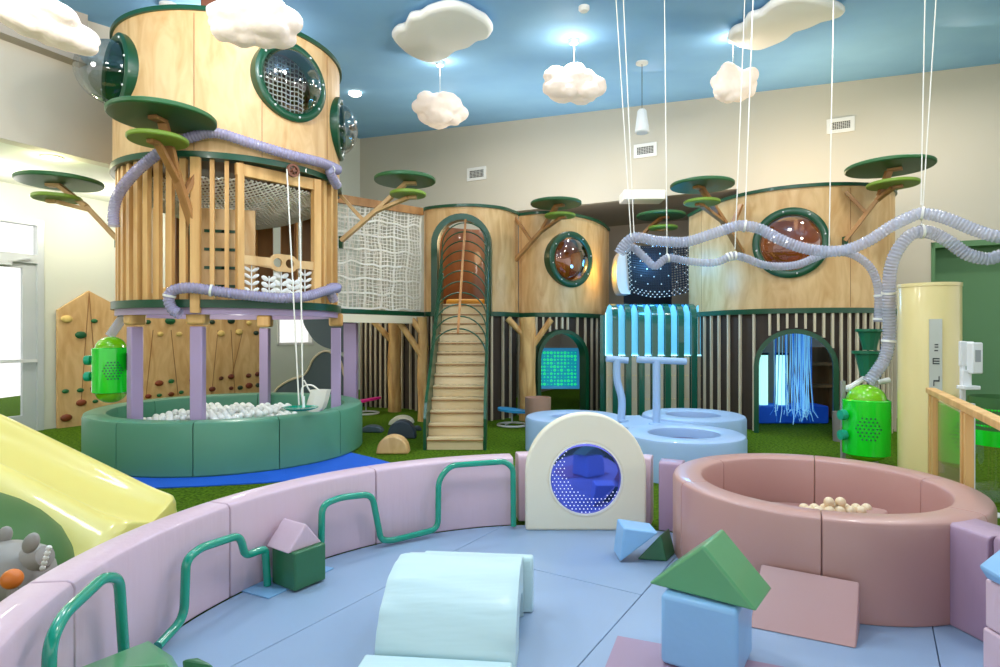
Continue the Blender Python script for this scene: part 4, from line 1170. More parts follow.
e1 = Vector((.93,-.37,0)); e2 = Vector((-.37,-.93,0)); P0 = Vector((.586,2.99,MZ+.001))
tag(MB().prism([P0, P0+e1*.75, P0+e1*.75+e2*.8, P0+e2*.8], (0,0,.008)).build('rose_mat', mat('mauve_vinyl','#a68aa2',.4), smooth=False), 'flat mauve square mat beneath the sky blue cube', 'floor mat')
# teal rails
def wall_pt(px, py, r=2.045): return ray_cyl(px, py, RX, RY, r, far=True) if True else None
def rail(pts, label, r=.0225):
    P = []
    for q in pts:
        if len(q) == 2: P.append(wall_pt(*q))
        else: P.append(flo(q[0], q[1], MZ+.02))
    # rounded corners
    out = [P[0]]
    for i in range(1, len(P)-1):
        a, b, c = P[i-1], P[i], P[i+1]; d = min(.07, (a-b).length*.45, (c-b).length*.45)
        p1 = b+(a-b).normalized()*d; p2 = b+(c-b).normalized()*d
        for k in range(7): t = k/6; out.append(p1*(1-t)**2+b*2*t*(1-t)+p2*t*t)
    out.append(P[-1])
    t = thing('teal_rail', label, 'rail', (P[0].x, P[0].y, MZ), 'teal bent pipe rails on the ring wall')
    MB().tube(out, r, 14).build('pipe', M['teal'], t)

rail([(537,612) if False else (0,0)][:0]+[(48,700),(50,642),(63,615),(104,577),(119,578),(124,655)], 'teal bent rail nearest the camera at the lower left')
rail([(158,646),(184,618),(186,560),(200,548),(240,535),(245,556),(258,551),(265,549),(267.5,585)], 'looping teal bent rail left of the green cube')
rail([(321,556),(322,505),(340,497.5),(372,494),(377,520),(381,540),(392,540.5),(438,529),(438.5,480),(450,465.5),(505,461.5),(513,468),(513.5,526)], 'long teal bent rail between the green cube and the cream arch panel')
# cream arch panel with bubble
ap = thing('arch_panel', 'cream padded arch panel with a round dotted mirror window', 'arch panel', (.665, 4.66, MZ))
ay = 4.61; ax0, ax1 = .197, 1.128; axc = (ax0+ax1)/2; hw = (ax1-ax0)/2
out = arch_outline(0, MZ, hw, .938, 28)
pan = MB().prism([Vector((axc+a, ay, z)) for a, z in out], (0,.11,0)).build('panel', M['cream'], ap)
wc = Vector((at(586,479,ay).x, ay, at(586,479,ay).z))
boolcut(pan, [hcyl(wc, (0,-1,0), .28, -.06, .3)])
md = pan.modifiers.new('bevel','BEVEL'); md.width = .018; md.segments = 3; md.angle_limit = math.radians(50); md.limit_method = 'ANGLE'
K = 8; prof = [(.276*math.cos(PI/2*k/K)+.0005, -.02+.008*math.sin(PI/2*k/K)) for k in range(K+1)]
MB().lathe(prof, wc, 48, axis=(0,-1,0)).build('mirror', M['mirror'], ap)
mb = MB()
for i in range(-12, 13):
    for j in range(-12, 13):
        x = (i+.5*(j%2))*.030; z = j*.026
        rr = math.hypot(x, z)
        if rr > .262: continue
        if math.hypot(x-.07, z-.09) < .23: continue
        h = -.02+.008*math.sqrt(max(1-(rr/.276)**2, 0))
        mb.lathe([(.0001,.0015),(.0052,.001),(.0052,0)], wc+Vector((x, -h-.001, z)), 6, axis=(0,-1,0))
mb.build('mirror_dots', M['dotwhite'], ap, smooth=False)
MB().lathe([(.272,-.02),(.284,-.02),(.284,.004),(.272,.004)], wc, 48, axis=(0,-1,0), close=True).build('mirror_rim', M['rope'], ap)

# ================================================================== PINK POOL
PX, PY, PRO, PRI, PHH = 2.125, 4.02, .93, .725, .57
pool = thing('ball_pool', 'round dusky pink padded ball pool at the right of the ring', 'ball pool', (PX, PY, MZ))
for k in range(6):
    a0 = math.radians(3.5+60*k)+.002; a1 = math.radians(3.5+60*(k+1))-.002
    prof = [(PRI, MZ), (PRO, MZ), (PRO, PHH-.035), (PRO-.01, PHH-.01), (PRO-.035, PHH), (PRI+.035, PHH), (PRI+.01, PHH-.01), (PRI, PHH-.035)]
    MB().lathe(prof, (PX,PY,0), 16, a0, a1, close=True).build('padded_segment', M['pink'], pool, bevel=.006, seg=2)
MB().lathe([(.001,MZ+.001),(PRI-.002,MZ+.001),(PRI-.002,.22),(.001,.22)], (PX,PY,0), 40).build('pool_floor', M['pink'], pool)
rb = .034
pr = MB().ball((0,0,0), rb, 16).build('pool_ball', M['ballcream']); pr.data.transform(Matrix.Translation((0,0,-rb)))
first = True
heap = [(804+10.4*k, 4.06, .366) for k in range(7)]+[(809+10.4*k, 3.995, .366) for k in range(6)]+[(829, 4.03, .417), (840.5, 4.03, .417)]
for (x, Y, z) in heap:
    b = pr if first else pr.copy()
    if not first: C.objects.link(b)
    first = False
    b.location = ((x-CX)/F*Y, Y, z)
    tag(b, 'cream plastic ball in the little heap inside the pink pool', 'ball', 'cream balls in the pink pool')
# heap support : a low pink cushion under the balls
cpos = at(836, 505, 4.1)
tag(MB().prism([Vector((cpos.x+.01+.29*math.cos(2*PI*k/36), 4.03+.12*math.sin(2*PI*k/36), .222)) for k in range(36)], (0,0,.143)).build('pool_cushion', M['pink'], bevel=.01), 'pink cushion inside the pool under the cream balls', 'cushion')

# ================================================================== FOAM BLOCKS
def hull(points, name, m, label, cat, group=None, bevel=.012, subw=0):
    bm = bmesh.new()
    for p in points: bm.verts.new(p)
    bmesh.ops.convex_hull(bm, input=bm.verts)
    bmesh.ops.dissolve_limit(bm, angle_limit=.02, verts=bm.verts, edges=bm.edges)
    bm.verts.ensure_lookup_table(); bm.verts.index_update()
    mb = MB(); mb.add([v.co.copy() for v in bm.verts], [tuple(v.index for v in f.verts) for f in bm.faces]); bm.free()
    o = mb.build(name, M[m], bevel=bevel, seg=4); tag(o, label, cat, group); return o
# green cube + lilac roof
Fp = Vector((-1.194,3.49,MZ+.009)); dR = Vector((.575,.818,0)); dL = Vector((-.818,.575,0)); S = .225
hull([Fp+dR*a+dL*b+Vector((0,0,c)) for a in (0,S) for b in (0,S) for c in (0,S)], 'foam_cube', 'blockdark', 'green foam cube standing under the lilac roof block by the left wall', 'foam block')
Bt = MZ+S+.004; F2 = Fp+dL*.035-dR*.01; F2.z = Bt
hull([F2+dL*b+dR*a+Vector((0,0,h)) for b in (0,S) for a, h in ((-.01,0),(S+.01,0),(S*.52,.145))], 'foam_roof_block', 'lilac', 'lilac triangular foam block resting on the green cube', 'foam block')
# sky blue cube + green prism
ztop = .365; c0 = Vector((.730,2.735,0)); fd = Vector((.84,-.543,0)); bd_ = Vector((.543,.84,0)); S2 = .335
hull([c0+fd*a+bd_*b+Vector((0,0,z)) for a in (0,S2) for b in (0,S2) for z in (MZ+.012, ztop)], 'foam_cube', 'skyblue', 'sky blue foam cube in the foreground carrying the big green roof block', 'foam block', bevel=.022)
B_ = Vector((.695,2.826,ztop+.006)); C_ = Vector((1.084,2.537,ztop+.006)); A_ = Vector((.905,2.68,.605)); bv = Vector((.178,.238,0))
hull([B_, C_, A_, B_+bv, C_+bv, A_+bv], 'foam_roof_block', 'blockgreen', 'large green triangular foam block on top of the sky blue cube', 'foam block', bevel=.014)
# blue prism and dark green prism near the arch
a1_, a2_, a3_ = at(624,528,3.97), at(659,533,3.93), at(620,562,3.965); a3_.z = MZ+.002
bk = Vector((-.005,.21,.0))
hull([a1_, a2_, a3_, a1_+bk, a2_+bk, a3_+bk], 'foam_wedge_block', 'skyblue', 'sky blue triangular foam block tipped on its edge before the cream arch panel', 'foam block', bevel=.012)
g1, g2, g3 = at(634,559,4.02), at(667,561,3.98), at(660.5,536,4.02); g1.z = g2.z = MZ+.002; g3.z = .20
g1 = g1+Vector((.02,0,0)); bk2 = Vector((.10,.15,0))
hull([g1, g2, g3, g1+bk2, g2+bk2, g3+bk2], 'foam_roof_block', 'blockdark', 'small dark green triangular foam block leaning beside the tipped blue block', 'foam block', bevel=.008)
# pink ramp wedge against pool
Lf_, Rf_ = Vector((1.285,3.09,MZ+.001)), Vector((1.71,2.88,MZ+.001)); Lt, Rt = Vector((1.44,3.31,.28)), Vector((1.835,3.06,.283))
hull([Lf_, Rf_, Lt, Rt, Vector((Lt.x,Lt.y,MZ+.001)), Vector((Rt.x,Rt.y,MZ+.001))], 'foam_ramp', 'pinkmat', 'rose pink foam ramp leaning against the front of the pink pool', 'foam block', bevel=.008)
# aqua arch
ad = Vector((.995,-.10,0)).normalized(); an = Vector((.10,.995,0)).normalized()
ao = Vector((-.53, 3.10, MZ+.001)); L = .64
aq = thing('aqua_arch_block', 'large pale aqua padded arch block in the foreground', 'foam block', ao+ad*L/2)
def aprof(pts, x0, x1, m, nm, bevel=.012):
    return MB().prism([ao+ad*x0+an*y+Vector((0,0,z)) for y, z in pts], ad*(x1-x0)).build(nm, M[m], aq, bevel=bevel, seg=3, angle=40)
R1, R2 = .40, .17
outer = [(-R1*math.cos(PI*k/57), R1*.90*math.sin(PI*k/57)) for k in range(0, 40)]
outer = [(y if y < 0 else y, z) for y, z in outer]
inner = [(-R2*math.cos(PI*k/16), .02+R2*math.sin(PI*k/16)) for k in range(17)]
pts = [(-R1, 0)]+outer[1:]+[(.19,.27),(.20,.0),(R2,0)]+[(y, z) for y, z in reversed(inner)]+[(-R2,0)]
vs = []; NS = 26; nP = len(pts)
for i in range(NS+1):
    u = i/NS
    for j, (y, z) in enumerate(pts):
        f = 0
        if 1 <= j < len(outer):
            e = .35+.65*abs(2*u-1)**1.5
            a_ = j/len(outer)
            f = .013*e*noise.noise(Vector((u*1.7+.4*a_, a_*13+u*1.1, 1.3)))
            if i in (0, NS): f -= .007
        rr = math.hypot(y, z) or 1
        vs.append(ao+ad*(L*u)+an*(y*(1+f/rr))+Vector((0,0,z*(1+f/rr))))
fs = []
for i in range(NS):
    for j in range(nP): fs.append((i*nP+j, i*nP+(j+1)%nP, (i+1)*nP+(j+1)%nP, (i+1)*nP+j))
fs.append(tuple(range(nP-1,-1,-1))); fs.append(tuple(NS*nP+j for j in range(nP)))
MB().add(vs, fs).build('arch_pad', M['aqua'], aq, angle=50)
aprof([(.215,.0),(.31,.0),(.31,.26),(.285,.295),(.235,.295),(.215,.27)], .08, L+.05, 'aqua', 'rear_pad')
aprof([(-.78,0),(-R1-.015,0),(-R1-.015,.07),(-R1-.03,.085),(-.77,.085),(-.78,.07)], -.03, L-.01, 'aqua', 'front_pad')
# lower-left green blocks
q = at(148, 641, 2.35)
hull([at(148,640,2.42), at(172,656,2.36), at(92,664,2.25), Vector((-1.55,2.15,MZ+.3)), Vector((-1.75,2.1,MZ)), Vector((-1.2,2.15,MZ)), Vector((-1.38,2.5,MZ)), Vector((-1.62,2.42,MZ)), Vector((-1.18,2.4,MZ)), at(166,664,2.2)], 'foam_block', 'blockgreen', 'green faceted foam block at the lower left corner before the nearest rail', 'foam block', bevel=.01)
hull([at(182,659,2.4), at(198,657,2.4), at(212,664,2.35), Vector((-1.25+.02,2.36,MZ)), Vector((-1.1,2.36,MZ)), Vector((-1.1,2.2,MZ)), Vector((-1.02,2.3,MZ))], 'foam_block', 'blockdark', 'small dark green foam block peeking in at the bottom left', 'foam block', bevel=.006)
# right stack
s0_ = Vector((1.96, 2.42, 0))
def rcube(x, y, z, sx, sz, m, lab, rz): 
    o = MB().box((x+sx/2, y+sx/2, z+sz/2), (sx, sx, sz), rz).build('foam_cube', M[m], bevel=.012, seg=4); tag(o, lab, 'foam block'); return o
rcube(2.0, 2.19, MZ, .30, .30, 'lilac', 'lower lilac foam block of the stack at the right edge', 0)
rcube(2.006, 2.20, MZ+.303, .285, .20, 'lilac', 'upper lilac foam block of the stack at the right edge', 0)
zb_ = MZ+.506
hull([Vector((1.965,2.47,zb_+.055)), Vector((2.0,2.2,zb_)), Vector((2.28,2.2,zb_)), Vector((2.10,2.2,zb_+.16)), Vector((2.0,2.47,zb_)), Vector((2.28,2.47,zb_)), Vector((2.10,2.47,zb_+.16))], 'foam_wedge_block', 'skyblue', 'sky blue foam wedge lying on top of the lilac blocks at the right edge', 'foam block')

# ================================================================== SLIDE, hill, animal, ball
sl_ = thing('slide', 'wide pale yellow slide running down over the green mound at the left', 'slide', (-3.6, 4.5, 0))
xs = [-5.4,-4.9,-4.5,-4.1,-3.7,-3.3,-3.0,-2.82,-2.68]
zb0 = [.97,.95,.86,.69,.49,.30,.17,.11,.09]
vs = []; fs = []; 
for x, zb in zip(xs, zb0):
    f = min(1, max(0, (x+3.2)/.58)); rh = .15*(1-.45*f)
    prof = [(5.12,zb-.12),(5.10,zb+rh*.6),(5.06,zb+rh),(4.98,zb+rh),(4.93,zb+rh*.5),(4.88,zb+.03),(4.75,zb),(4.6,zb+.0),(4.50,zb+.03),(4.45,zb+rh*.6),(4.38,zb+rh),(4.30,zb+rh*.95),(4.22,zb+rh*.5),(4.12,zb-.04),(4.04,zb-.16),(4.02,max(zb-.34,.005)),(4.3,max(zb-.36,.003)),(5.0,max(zb-.36,.003)),(5.12,max(zb-.30,.004))]
    for y, z in prof: vs.append(Vector((x, y, max(z, .003))))
n = len(prof)
for i in range(len(xs)-1):
    for k in range(n): fs.append((i*n+k, i*n+(k+1)%n, (i+1)*n+(k+1)%n, (i+1)*n+k))
fs.append(tuple(range(n-1,-1,-1))); fs.append(tuple((len(xs)-1)*n+k for k in range(n)))
MB().add(vs, fs).build('slide_bed', M['yellow'], sl_, angle=75, sub=2)
tag(MB().lathe([(1.35*math.cos(PI/2*k/10)+.001, .70*math.sin(PI/2*k/10)) for k in range(11)], (-3.95,3.25,.001), 40).build('mound', M['hill']), 'dark green padded mound below the yellow slide', 'mound')
an_ = thing('grey_animal_figure', 'grey animal play figure with two rounded ears by the green mound', 'play figure', (-2.6, 2.9, 0))
ac = at(18, 568, 2.95)
mb = MB(); R = Matrix.Rotation(.35, 3, 'Y')
mb.ball(ac+Vector((-.02,0,-.02)), .17, 24, (1.15,.9,.85), R); mb.build('head', M['grey'], an_)
MB().ball(ac+Vector((-.3,.1,-.24)), .28, 20, (1.1,.8,.95)).build('body', M['grey'], an_)
for (x, y, Y) in ((4,536,2.98),(31,543,2.86)):
    p = at(x, y, Y); mb = MB().ball(p, .046, 14, (.8,.55,1.15), Matrix.Rotation(.5,3,'Y')); mb.build('ear', M['grey'], an_)
p = at(45, 556, 2.93); mb = MB()
mb.lathe([(.001,.05),(.05,.04),(.07,.0),(.075,-.05),(.001,-.06)], p+Vector((-.03,0,-.01)), 16, axis=(1,-.2,.35)); mb.build('muzzle', M['grey'], an_)
mb = MB()
for k in range(5):
    q = at(49-k*1.6, 548+k*5, 2.87); mb.lathe([(.0001,.035),(.014,0),(.0001,-.005)], q, 8, axis=(.7,-.5,.2))
mb.build('teeth', M['white'], an_)
p = at(12, 579, 2.72)
bpst = thing('ball_post', 'orange ball knob beside the grey animal figure behind the padded wall', 'play knob', (p.x, p.y, 0)); MB().ball(p, .044, 20).build('ball_knob', M['orange'], bpst); MB().tube([Vector((p.x,p.y,.001)), p-Vector((0,0,.04))], .02, 10).build('post', M['grey'], bpst)
# post holding ball (spring rider handle) so that it does not float
# ================================================================== BLUE RING DRUMS + T rails
def donut(x, y, ro, ri, h, lab):
    t = thing('ring_drum', lab, 'padded drum', (x, y, 0), 'powder blue padded ring drums')
    prof = [(ri,.003),(ro,.003),(ro,h-.05),(ro-.015,h-.015),(ro-.05,h),(ri+.04,h),(ri+.01,h-.015),(ri,h-.05)]
    MB().lathe(prof, (x,y,0), 56, close=True).build('ring_pad', M['padblue'], t)
    MB().lathe([(.001,.004),(ri-.002,.004),(ri-.002,h-.12),(.001,h-.12)], (x,y,0), 40).build('ring_inset', mat('dusky_violet_pad','#5f5a86',.6), t)
    return t
donut(2.05, 6.7, .66, .38, .45, 'powder blue padded ring drum nearest the camera behind the arch panel')
donut(2.62, 8.15, .68, .35, .46, 'powder blue padded ring drum furthest right, below the lit ribs')
donut(1.0, 8.05, .66, .30, .45, 'powder blue padded ring drum at the left by the blue rocker')
def lens_pad():
    pts = []
    c1, r1 = Vector((2.05,6.7,0)), .672; c2, r2 = Vector((2.62,8.15,0)), .692; c3, r3 = Vector((1.0,8.05,0)), .672
    def arc(c, r, a0, a1, n=12): return [c+Vector((math.cos(a0+(a1-a0)*k/n), math.sin(a0+(a1-a0)*k/n), 0))*r for k in range(n+1)]
    def ang(c, p): return math.atan2(p[1]-c.y, p[0]-c.x)
    A1 = arc(c3, r3, ang(c3,(1.7,7.3)), ang(c3,(1.75,8.3)), 8)
    A2 = arc(c2, r2, ang(c2,(1.9,8.3))+ (2*PI if ang(c2,(1.9,8.3)) < 0 else 0), ang(c2,(2.4,7.4))+2*PI, 8)
    A3 = arc(c1, r1, ang(c1,(2.3,7.5)), ang(c1,(1.5,7.2)), 8)
    return A1+A2+A3
LPd = lens_pad()
tag(MB().prism([p+Vector((0,0,.003)) for p in LPd], (0,0,.42)).build('filler_pad', M['padblue'], bevel=.015, smooth=False), 'powder blue padded filler block between the three ring drums holding the rails', 'padded block')
def trail(xp, yb_, Y, xl, xr, ytop, lab, bend=0):
    x = (xp-CX)/F*Y; zt_ = at(xp, ytop, Y).z; t = thing('padded_rail', lab, 'rail', (x, Y, .43), 'pale blue padded T shaped rails')
    MB().tube(catmull([Vector((x,Y,.425)), Vector((x+bend*.2,Y,.7)), Vector((x-bend,Y,.95)), Vector((x-bend*1.1,Y,zt_))], .05), .048, 14).build('upright', M['padblue'], t)
    a = at(xl, ytop-1, Y); b = at(xr, ytop+1, Y); MB().tube([a, b], .042, 14).build('crossbar', M['padblue'], t)
    mb = MB(); mb.lathe([(.001,.424),(.1,.424),(.1,.44),(.001,.45)], (x,Y,0), 16); mb.build('foot_plate', M['padblue'], t)
trail(656.5, 421, 7.45, 637, 686, 360.5, 'right padded T shaped rail with the long crossbar')
trail(621, 418, 7.75, 606, 628, 359.5, 'left padded T shaped rail with the bent upright and short bar', bend=.05)

# ================================================================== rockers, stepping stones
def rocker(px, py, lab, m, sc=1, tilt=.12):
    p = flo(px, py); t = thing('rocker_seat', lab, 'rocker', p, 'rocking seats on spring rings')
    MB().tube([p+Vector((.24*math.cos(2*PI*k/28), .24*math.sin(2*PI*k/28), .022)) for k in range(28)], .018, 8, closed=True).build('base_ring', M['whitemetal'], t)
    MB().tube([p+Vector((-.12,0,.03)), p+Vector((.0,0,.06)), p+Vector((.0,0,.2))], .016, 8).build('stem', M['whitemetal'], t)
    mb = MB(); R = Matrix.Rotation(tilt,3,'Y')
    vs = []; fs = []
    n = 28
    for z, rr in ((.20,.85),(.205,1.0),(.24,1.0),(.248,.9)):
        for k in range(n):
            a = 2*PI*k/n; lob = 1+.10*math.cos(3*a); v = R@Vector((.27*rr*lob*math.cos(a), .2*rr*lob*math.sin(a), z-.22)); vs.append(p+v+Vector((0,0,.26)))
    for i in range(3):
        for k in range(n): fs.append((i*n+k, i*n+(k+1)%n, (i+1)*n+(k+1)%n, (i+1)*n+k))
    fs.append(tuple(range(n-1,-1,-1))); fs.append(tuple(3*n+k for k in range(n)))
    mb.add(vs, fs); mb.build('seat', M[m], t)
rocker(512, 426, 'blue rocking seat on a white ring just right of the stairs', 'rockblue')
rocker(366, 414, 'magenta rocking seat on a white ring behind the green pit', 'magenta', tilt=-.18)
def step_rock(px, py, w, h, m, lab, dep=.5, group='rounded stepping blocks on the turf'):
    p = flo(px, py); hw = w/2*p.y/F; hh = h*p.y/F
    prof = [(-hw,0)]+[(-hw*math.cos(PI*k/14)*(.96), hh*math.sin(PI*k/14)**.8) for k in range(1,14)]+[(hw,0)]
    o = MB().prism([p+Vector((x, 0, z+.003)) for x, z in prof], (0,dep*hw*2,0)).build('stepping_block', M[m], bevel=.02, seg=3); tag(o, lab, 'stepping block', group)
step_rock(392, 454.5, 33, 18, 'ply', 'pale wooden half round stepping block nearest the ring wall')
step_rock(401, 439, 29, 18, 'navy', 'charcoal half round stepping block behind the wooden one')
step_rock(400, 425.5, 24, 8, 'cream', 'low cream stepping block furthest from the ring wall', dep=.8)
step_rock(371, 433, 23, 7, 'slate', 'low slate stepping block beside the green pit')
step_rock(417, 431, 9, 5, 'navy', 'tiny dark stepping block against the stair side')

# ================================================================== CANISTERS, funnels
def canister(px0, px1, ytop, yb, ybody0, ybody1, Y, lab, knob_side=-1):
    xc = ((px0+px1)/2-CX)/F*Y; r = (px1-px0)/2*Y/F; zt_ = at(0,ytop,Y).z; zb = at(0,yb,Y).z; z1 = at(0,ybody0,Y).z; z0 = at(0,ybody1,Y).z
    t = thing('ball_canister', lab, 'canister', (xc, Y, zb), 'bright green ball canisters')
    MB().lathe([(r*.9,z0),(r,z0+.01),(r,z1-.01),(r*.9,z1)], (xc,Y,0), 40).build('canister_body', M['canister'], t)
    K = 9; dr = r*.83
    MB().lathe([(dr*math.cos(PI/2*k/K)+.0005, z1-.01+(zt_-z1)*math.sin(PI/2*k/K)) for k in range(K+1)], (xc,Y,0), 32).build('top_dome', M['lime'], t)
    MB().lathe([(dr*math.cos(PI/2*k/K)+.0005, z0+.01-(z0-zb)*math.sin(PI/2*k/K)) for k in range(K+1)], (xc,Y,0), 32).build('bottom_dome', M['lime'], t)
    mb = MB(); zc = (z0+z1)/2; 
    toc = math.atan2(-Y, -xc)
    for i in range(-4, 5):
        for j in range(-3, 4):
            u = (i+.5*(j%2))*.036*r/.21; v = j*.034*r/.21
            if abs(u) > .115*r/.21*(1.25-abs(j)/5): continue
            a = toc+.1-u/r; pp = Vector((xc+r*1.003*math.cos(a), Y+r*1.003*math.sin(a), zc+v))
            mb.lathe([(.0001,.0015),(.011,.001),(.011,0)], pp, 6, axis=(math.cos(a), math.sin(a), 0))
    mb.build('hex_vents', M['dkgreen'], t, smooth=False)
    for zk in (z0+(z1-z0)*.72, z0+(z1-z0)*.36):
        a = PI+.15; c = Vector((xc+r*math.cos(a), Y+r*math.sin(a), zk)); d = Vector((math.cos(a), math.sin(a), 0))
        mb = MB(); mb.lathe([(.001,-.02),(.02,-.02),(.02,.02),(.055,.025),(.06,.05),(.055,.085),(.001,.09)], c, 18, axis=d); mb.build('knob', M['tealknob'], t)
    return t, xc, r, z0, zb, zt_
cl_, xcl, rcl, z0l, zbl, ztl_ = canister(94.5, 127.5, 335.5, 403.5, 347.5, 392.5, 7.25, 'bright green canister hanging at the left of the tower', -1)
MB().tube([at(126,313,7.3), at(110,336,7.27)], .055, 16).build('feed_pipe', M['hose'], cl_)
MB().beam((xcl+rcl*.9, 7.3, (z0l+1.4)/2+.1), (cols[0][0]-.06, cols[0][1]-.02, (z0l+1.4)/2+.1), .05, .2).build('side_bracket', M['green'], cl_)
cr_, xcr, rcr, z0r, zbr, ztr_ = canister(845, 887.5, 383.5, 462, 399, 454, 6.7, 'bright green canister under the thick hose beside the yellow column', -1)
mb = MB(); 
for sx in (-.1,.28): mb.box((xcr+sx, 6.98, .5), (.04,.04,1.0))
mb.box((xcr+.09,6.98,.62),(.4,.04,.04)); mb.box((xcr+.09,6.98,.3),(.4,.04,.04)); mb.box((xcr,6.94,.6),(.1,.1,.06))
mb.build('support_frame', M['grey'], cr_)
fu = thing('funnel_stack', 'two dark green funnels stacked above the right green canister', 'funnel', (at(868,360,7.2).x, 7.2, .9))
for k, (ya, yb_, xa, xb) in enumerate(((329,350,857,882),(351,376,853.5,883))):
    Y = 7.2; xc = ((xa+xb)/2-CX)/F*Y; r = (xb-xa)/2*Y/F; z1 = at(0,ya,Y).z; z0 = at(0,yb_,Y).z
    MB().lathe([(r,z1),(r*1.0,z1-.03),(r*.8,z1-.04),(r*.5,z0+.02),(r*.5,z0),(r*.44,z0),(r*.44,z0+.03),(r*.74,z1-.02),(r*.94,z1)], (xc,Y,0), 12, close=True).build('funnel', M['dkgreen'], fu, angle=20)
mb = MB(); xq = at(868,360,7.2).x
mb.tube([Vector((xq+.13,7.25,1.35)), Vector((xq+.13,7.25,0))], .022, 10); mb.tube([Vector((xq+.13,7.25,1.18)), Vector((xq+.0,7.22,1.18))], .018, 8)
mb.build('stand', M['grey'], fu)
mb = MB(); a = at(848.5,388.5,7.1); mb.ball(a, .045, 14); mb.tube([a, at(866,377,7.2)], .032, 10); mb.tube([at(866,377,7.2), at(880,382,7.1), at(889,380,7.1)], .035, 12)
mb.build('white_pipe', M['white'], fu)
pp = flo(838, 441)
tag(MB().lathe([(.001,0),(.11,0),(.12,.42),(.10,.42),(.095,.38),(.001,.38)], (pp.x+.05, pp.y, 0), 24).build('planter', M['planter']), 'grey round planter beside the right arch behind the green canister', 'planter')

# ================================================================== RIGHT SIDE: column, sign, railing, sanitiser, bin
cx_ = (929-CX)/F*6.15; r_c = 26.5*6.15/F
colm = thing('column', 'tall yellow round column at the right', 'column', (cx_, 6.15, 0))
zct = at(0,285,6.15).z
MB().lathe([(.001,0),(r_c,0),(r_c,zct-.02),(r_c-.005,zct),(.001,zct)], (cx_,6.15,0), 64).build('shaft', M['colyellow'], colm)
MB().lathe([(r_c-.01,zct-.025),(r_c+.006,zct-.025),(r_c+.006,zct+.01),(r_c-.01,zct+.01)], (cx_,6.15,0), 64, close=True).build('top_rim', M['colyellow'], colm)
sg = thing('column_sign', 'narrow vertical grey sign with dark lettering on the yellow column', 'sign', (at(935,390,5.8).x, 5.83, at(935,391,5.8).z))
pS = ray_cyl(935.5, 355, cx_, 6.15, r_c+.004); aS = math.atan2(pS.y-6.15, pS.x-cx_); zt_, zb = at(0,319,pS.y).z, at(0,391,pS.y).z
MB().box((pS.x+.006*math.cos(aS), pS.y+.006*math.sin(aS), (zt_+zb)/2), (.012, .105, zt_-zb), aS).build('sign_plate', mat('sign_grey','#c4c6bc',.5), sg, smooth=False)
mb = MB(); tdir = Vector((-math.sin(aS), math.cos(aS), 0)); nS = Vector((math.cos(aS), math.sin(aS), 0)); cS = Vector((pS.x, pS.y, 0))+nS*.0135
def mark(y0, y1, u0, u1):
    za, zb2 = at(0,y0,pS.y).z, at(0,y1,pS.y).z
    c = cS+tdir*((u0+u1)/2)+Vector((0,0,(za+zb2)/2)); mb.box(c, (.002, abs(u1-u0), abs(za-zb2)), aS)
for (a_, b_, u0, u1) in ((380,381.5,-.02,.03),(381.5,386,-.02,-.012),(376,380,.022,.03),(358,359.2,-.02,.03),(360.5,361.7,-.02,.03),(363,364.2,-.02,.03),(358,364.2,-.026,-.018),(344,345.2,-.01,.02),(346.5,347.6,-.01,.02),(350,351.2,-.012,.018)): mark(a_, b_, u0, u1)
mb.build('sign_lettering', M['darkline'], sg, smooth=False)
rl = thing('guard_rail', 'pine guard rail with square posts and clear panels at the right edge', 'guard rail', (3.5, 4.7, 0))
ra, rb_, rc = Vector((3.93,5.47,1.03)), Vector((3.27,4.22,1.03)), Vector((2.86,3.40,1.03))
rail_d = (rb_-ra).normalized()
MB().beam(ra-rail_d*.03, rc-rail_d*-.0+rail_d*.4+Vector((.0,0,0)), .075, .05).build('top_rail', M['pine'], rl, smooth=False, bevel=.006, seg=2)
for p in (ra+rail_d*.03, ra+rail_d*.22, rb_, rb_+rail_d*.12):
    MB().box((p.x, p.y, .50), (.06,.05,1.0), math.atan2(rail_d.y, rail_d.x)).build('post', M['pine'], rl, smooth=False, bevel=.005, seg=2)
MB().beam(Vector((*(ra+rail_d*.28).xy, .55)), Vector((*(rb_-rail_d*.05).xy, .55)), .01, .85).build('clear_panel', M['glass'], rl, smooth=False)
sn_ = thing('sanitiser_stand', 'white hand sanitiser dispenser stand beside the yellow column', 'dispenser', (at(972,400,5.2).x, 5.2, 0))
Y = 5.2
def fbox(mb, x0, x1, y0, y1, Y0_, d): a = at(x0,y0,Y0_); b = at(x1,y1,Y0_); mb.box(((a.x+b.x)/2, Y0_+d/2, (a.z+b.z)/2), (b.x-a.x, d, a.z-b.z))
mb = MB(); a = at(960.5,341,Y); b = at(977,0,Y)
mb.box(((a.x)+.018, Y, a.z/2+.01), (.035,.03,a.z-.02)); mb.box((at(972.5,0,Y).x, Y, .48), (.03,.03,.93)); mb.build('stand_post', M['whitemetal'], sn_, bevel=.004)
mb = MB(); mb.box((at(968,0,Y).x, Y, .012), (.4,.35,.02)); mb.build('stand_base', M['whitemetal'], sn_, bevel=.004)
mb = MB(); fbox(mb, 961, 974, 341.5, 366, Y-.02, .03); mb.build('back_plate', M['whitemetal'], sn_, bevel=.004)
mb = MB(); fbox(mb, 973, 983.5, 342.5, 374, Y-.09, .08); mb.build('dispenser_body', M['whitemetal'], sn_, bevel=.012)
mb = MB(); fbox(mb, 975.5, 981, 350, 362, Y-.093, .004); mb.build('dispenser_window', mat('grey_window','#9aa0a4',.4), sn_, smooth=False)
mb = MB(); fbox(mb, 963, 972, 370, 388, Y-.04, .03); fbox(mb, 965, 981, 386, 390, Y-.11, .1); mb.build('drip_tray', M['whitemetal'], sn_, bevel=.006)
bn = thing('play_barrel', 'bright green and clear round play barrel behind the guard rail', 'barrel', (at(1000,440,5.6).x, 5.6, 0))
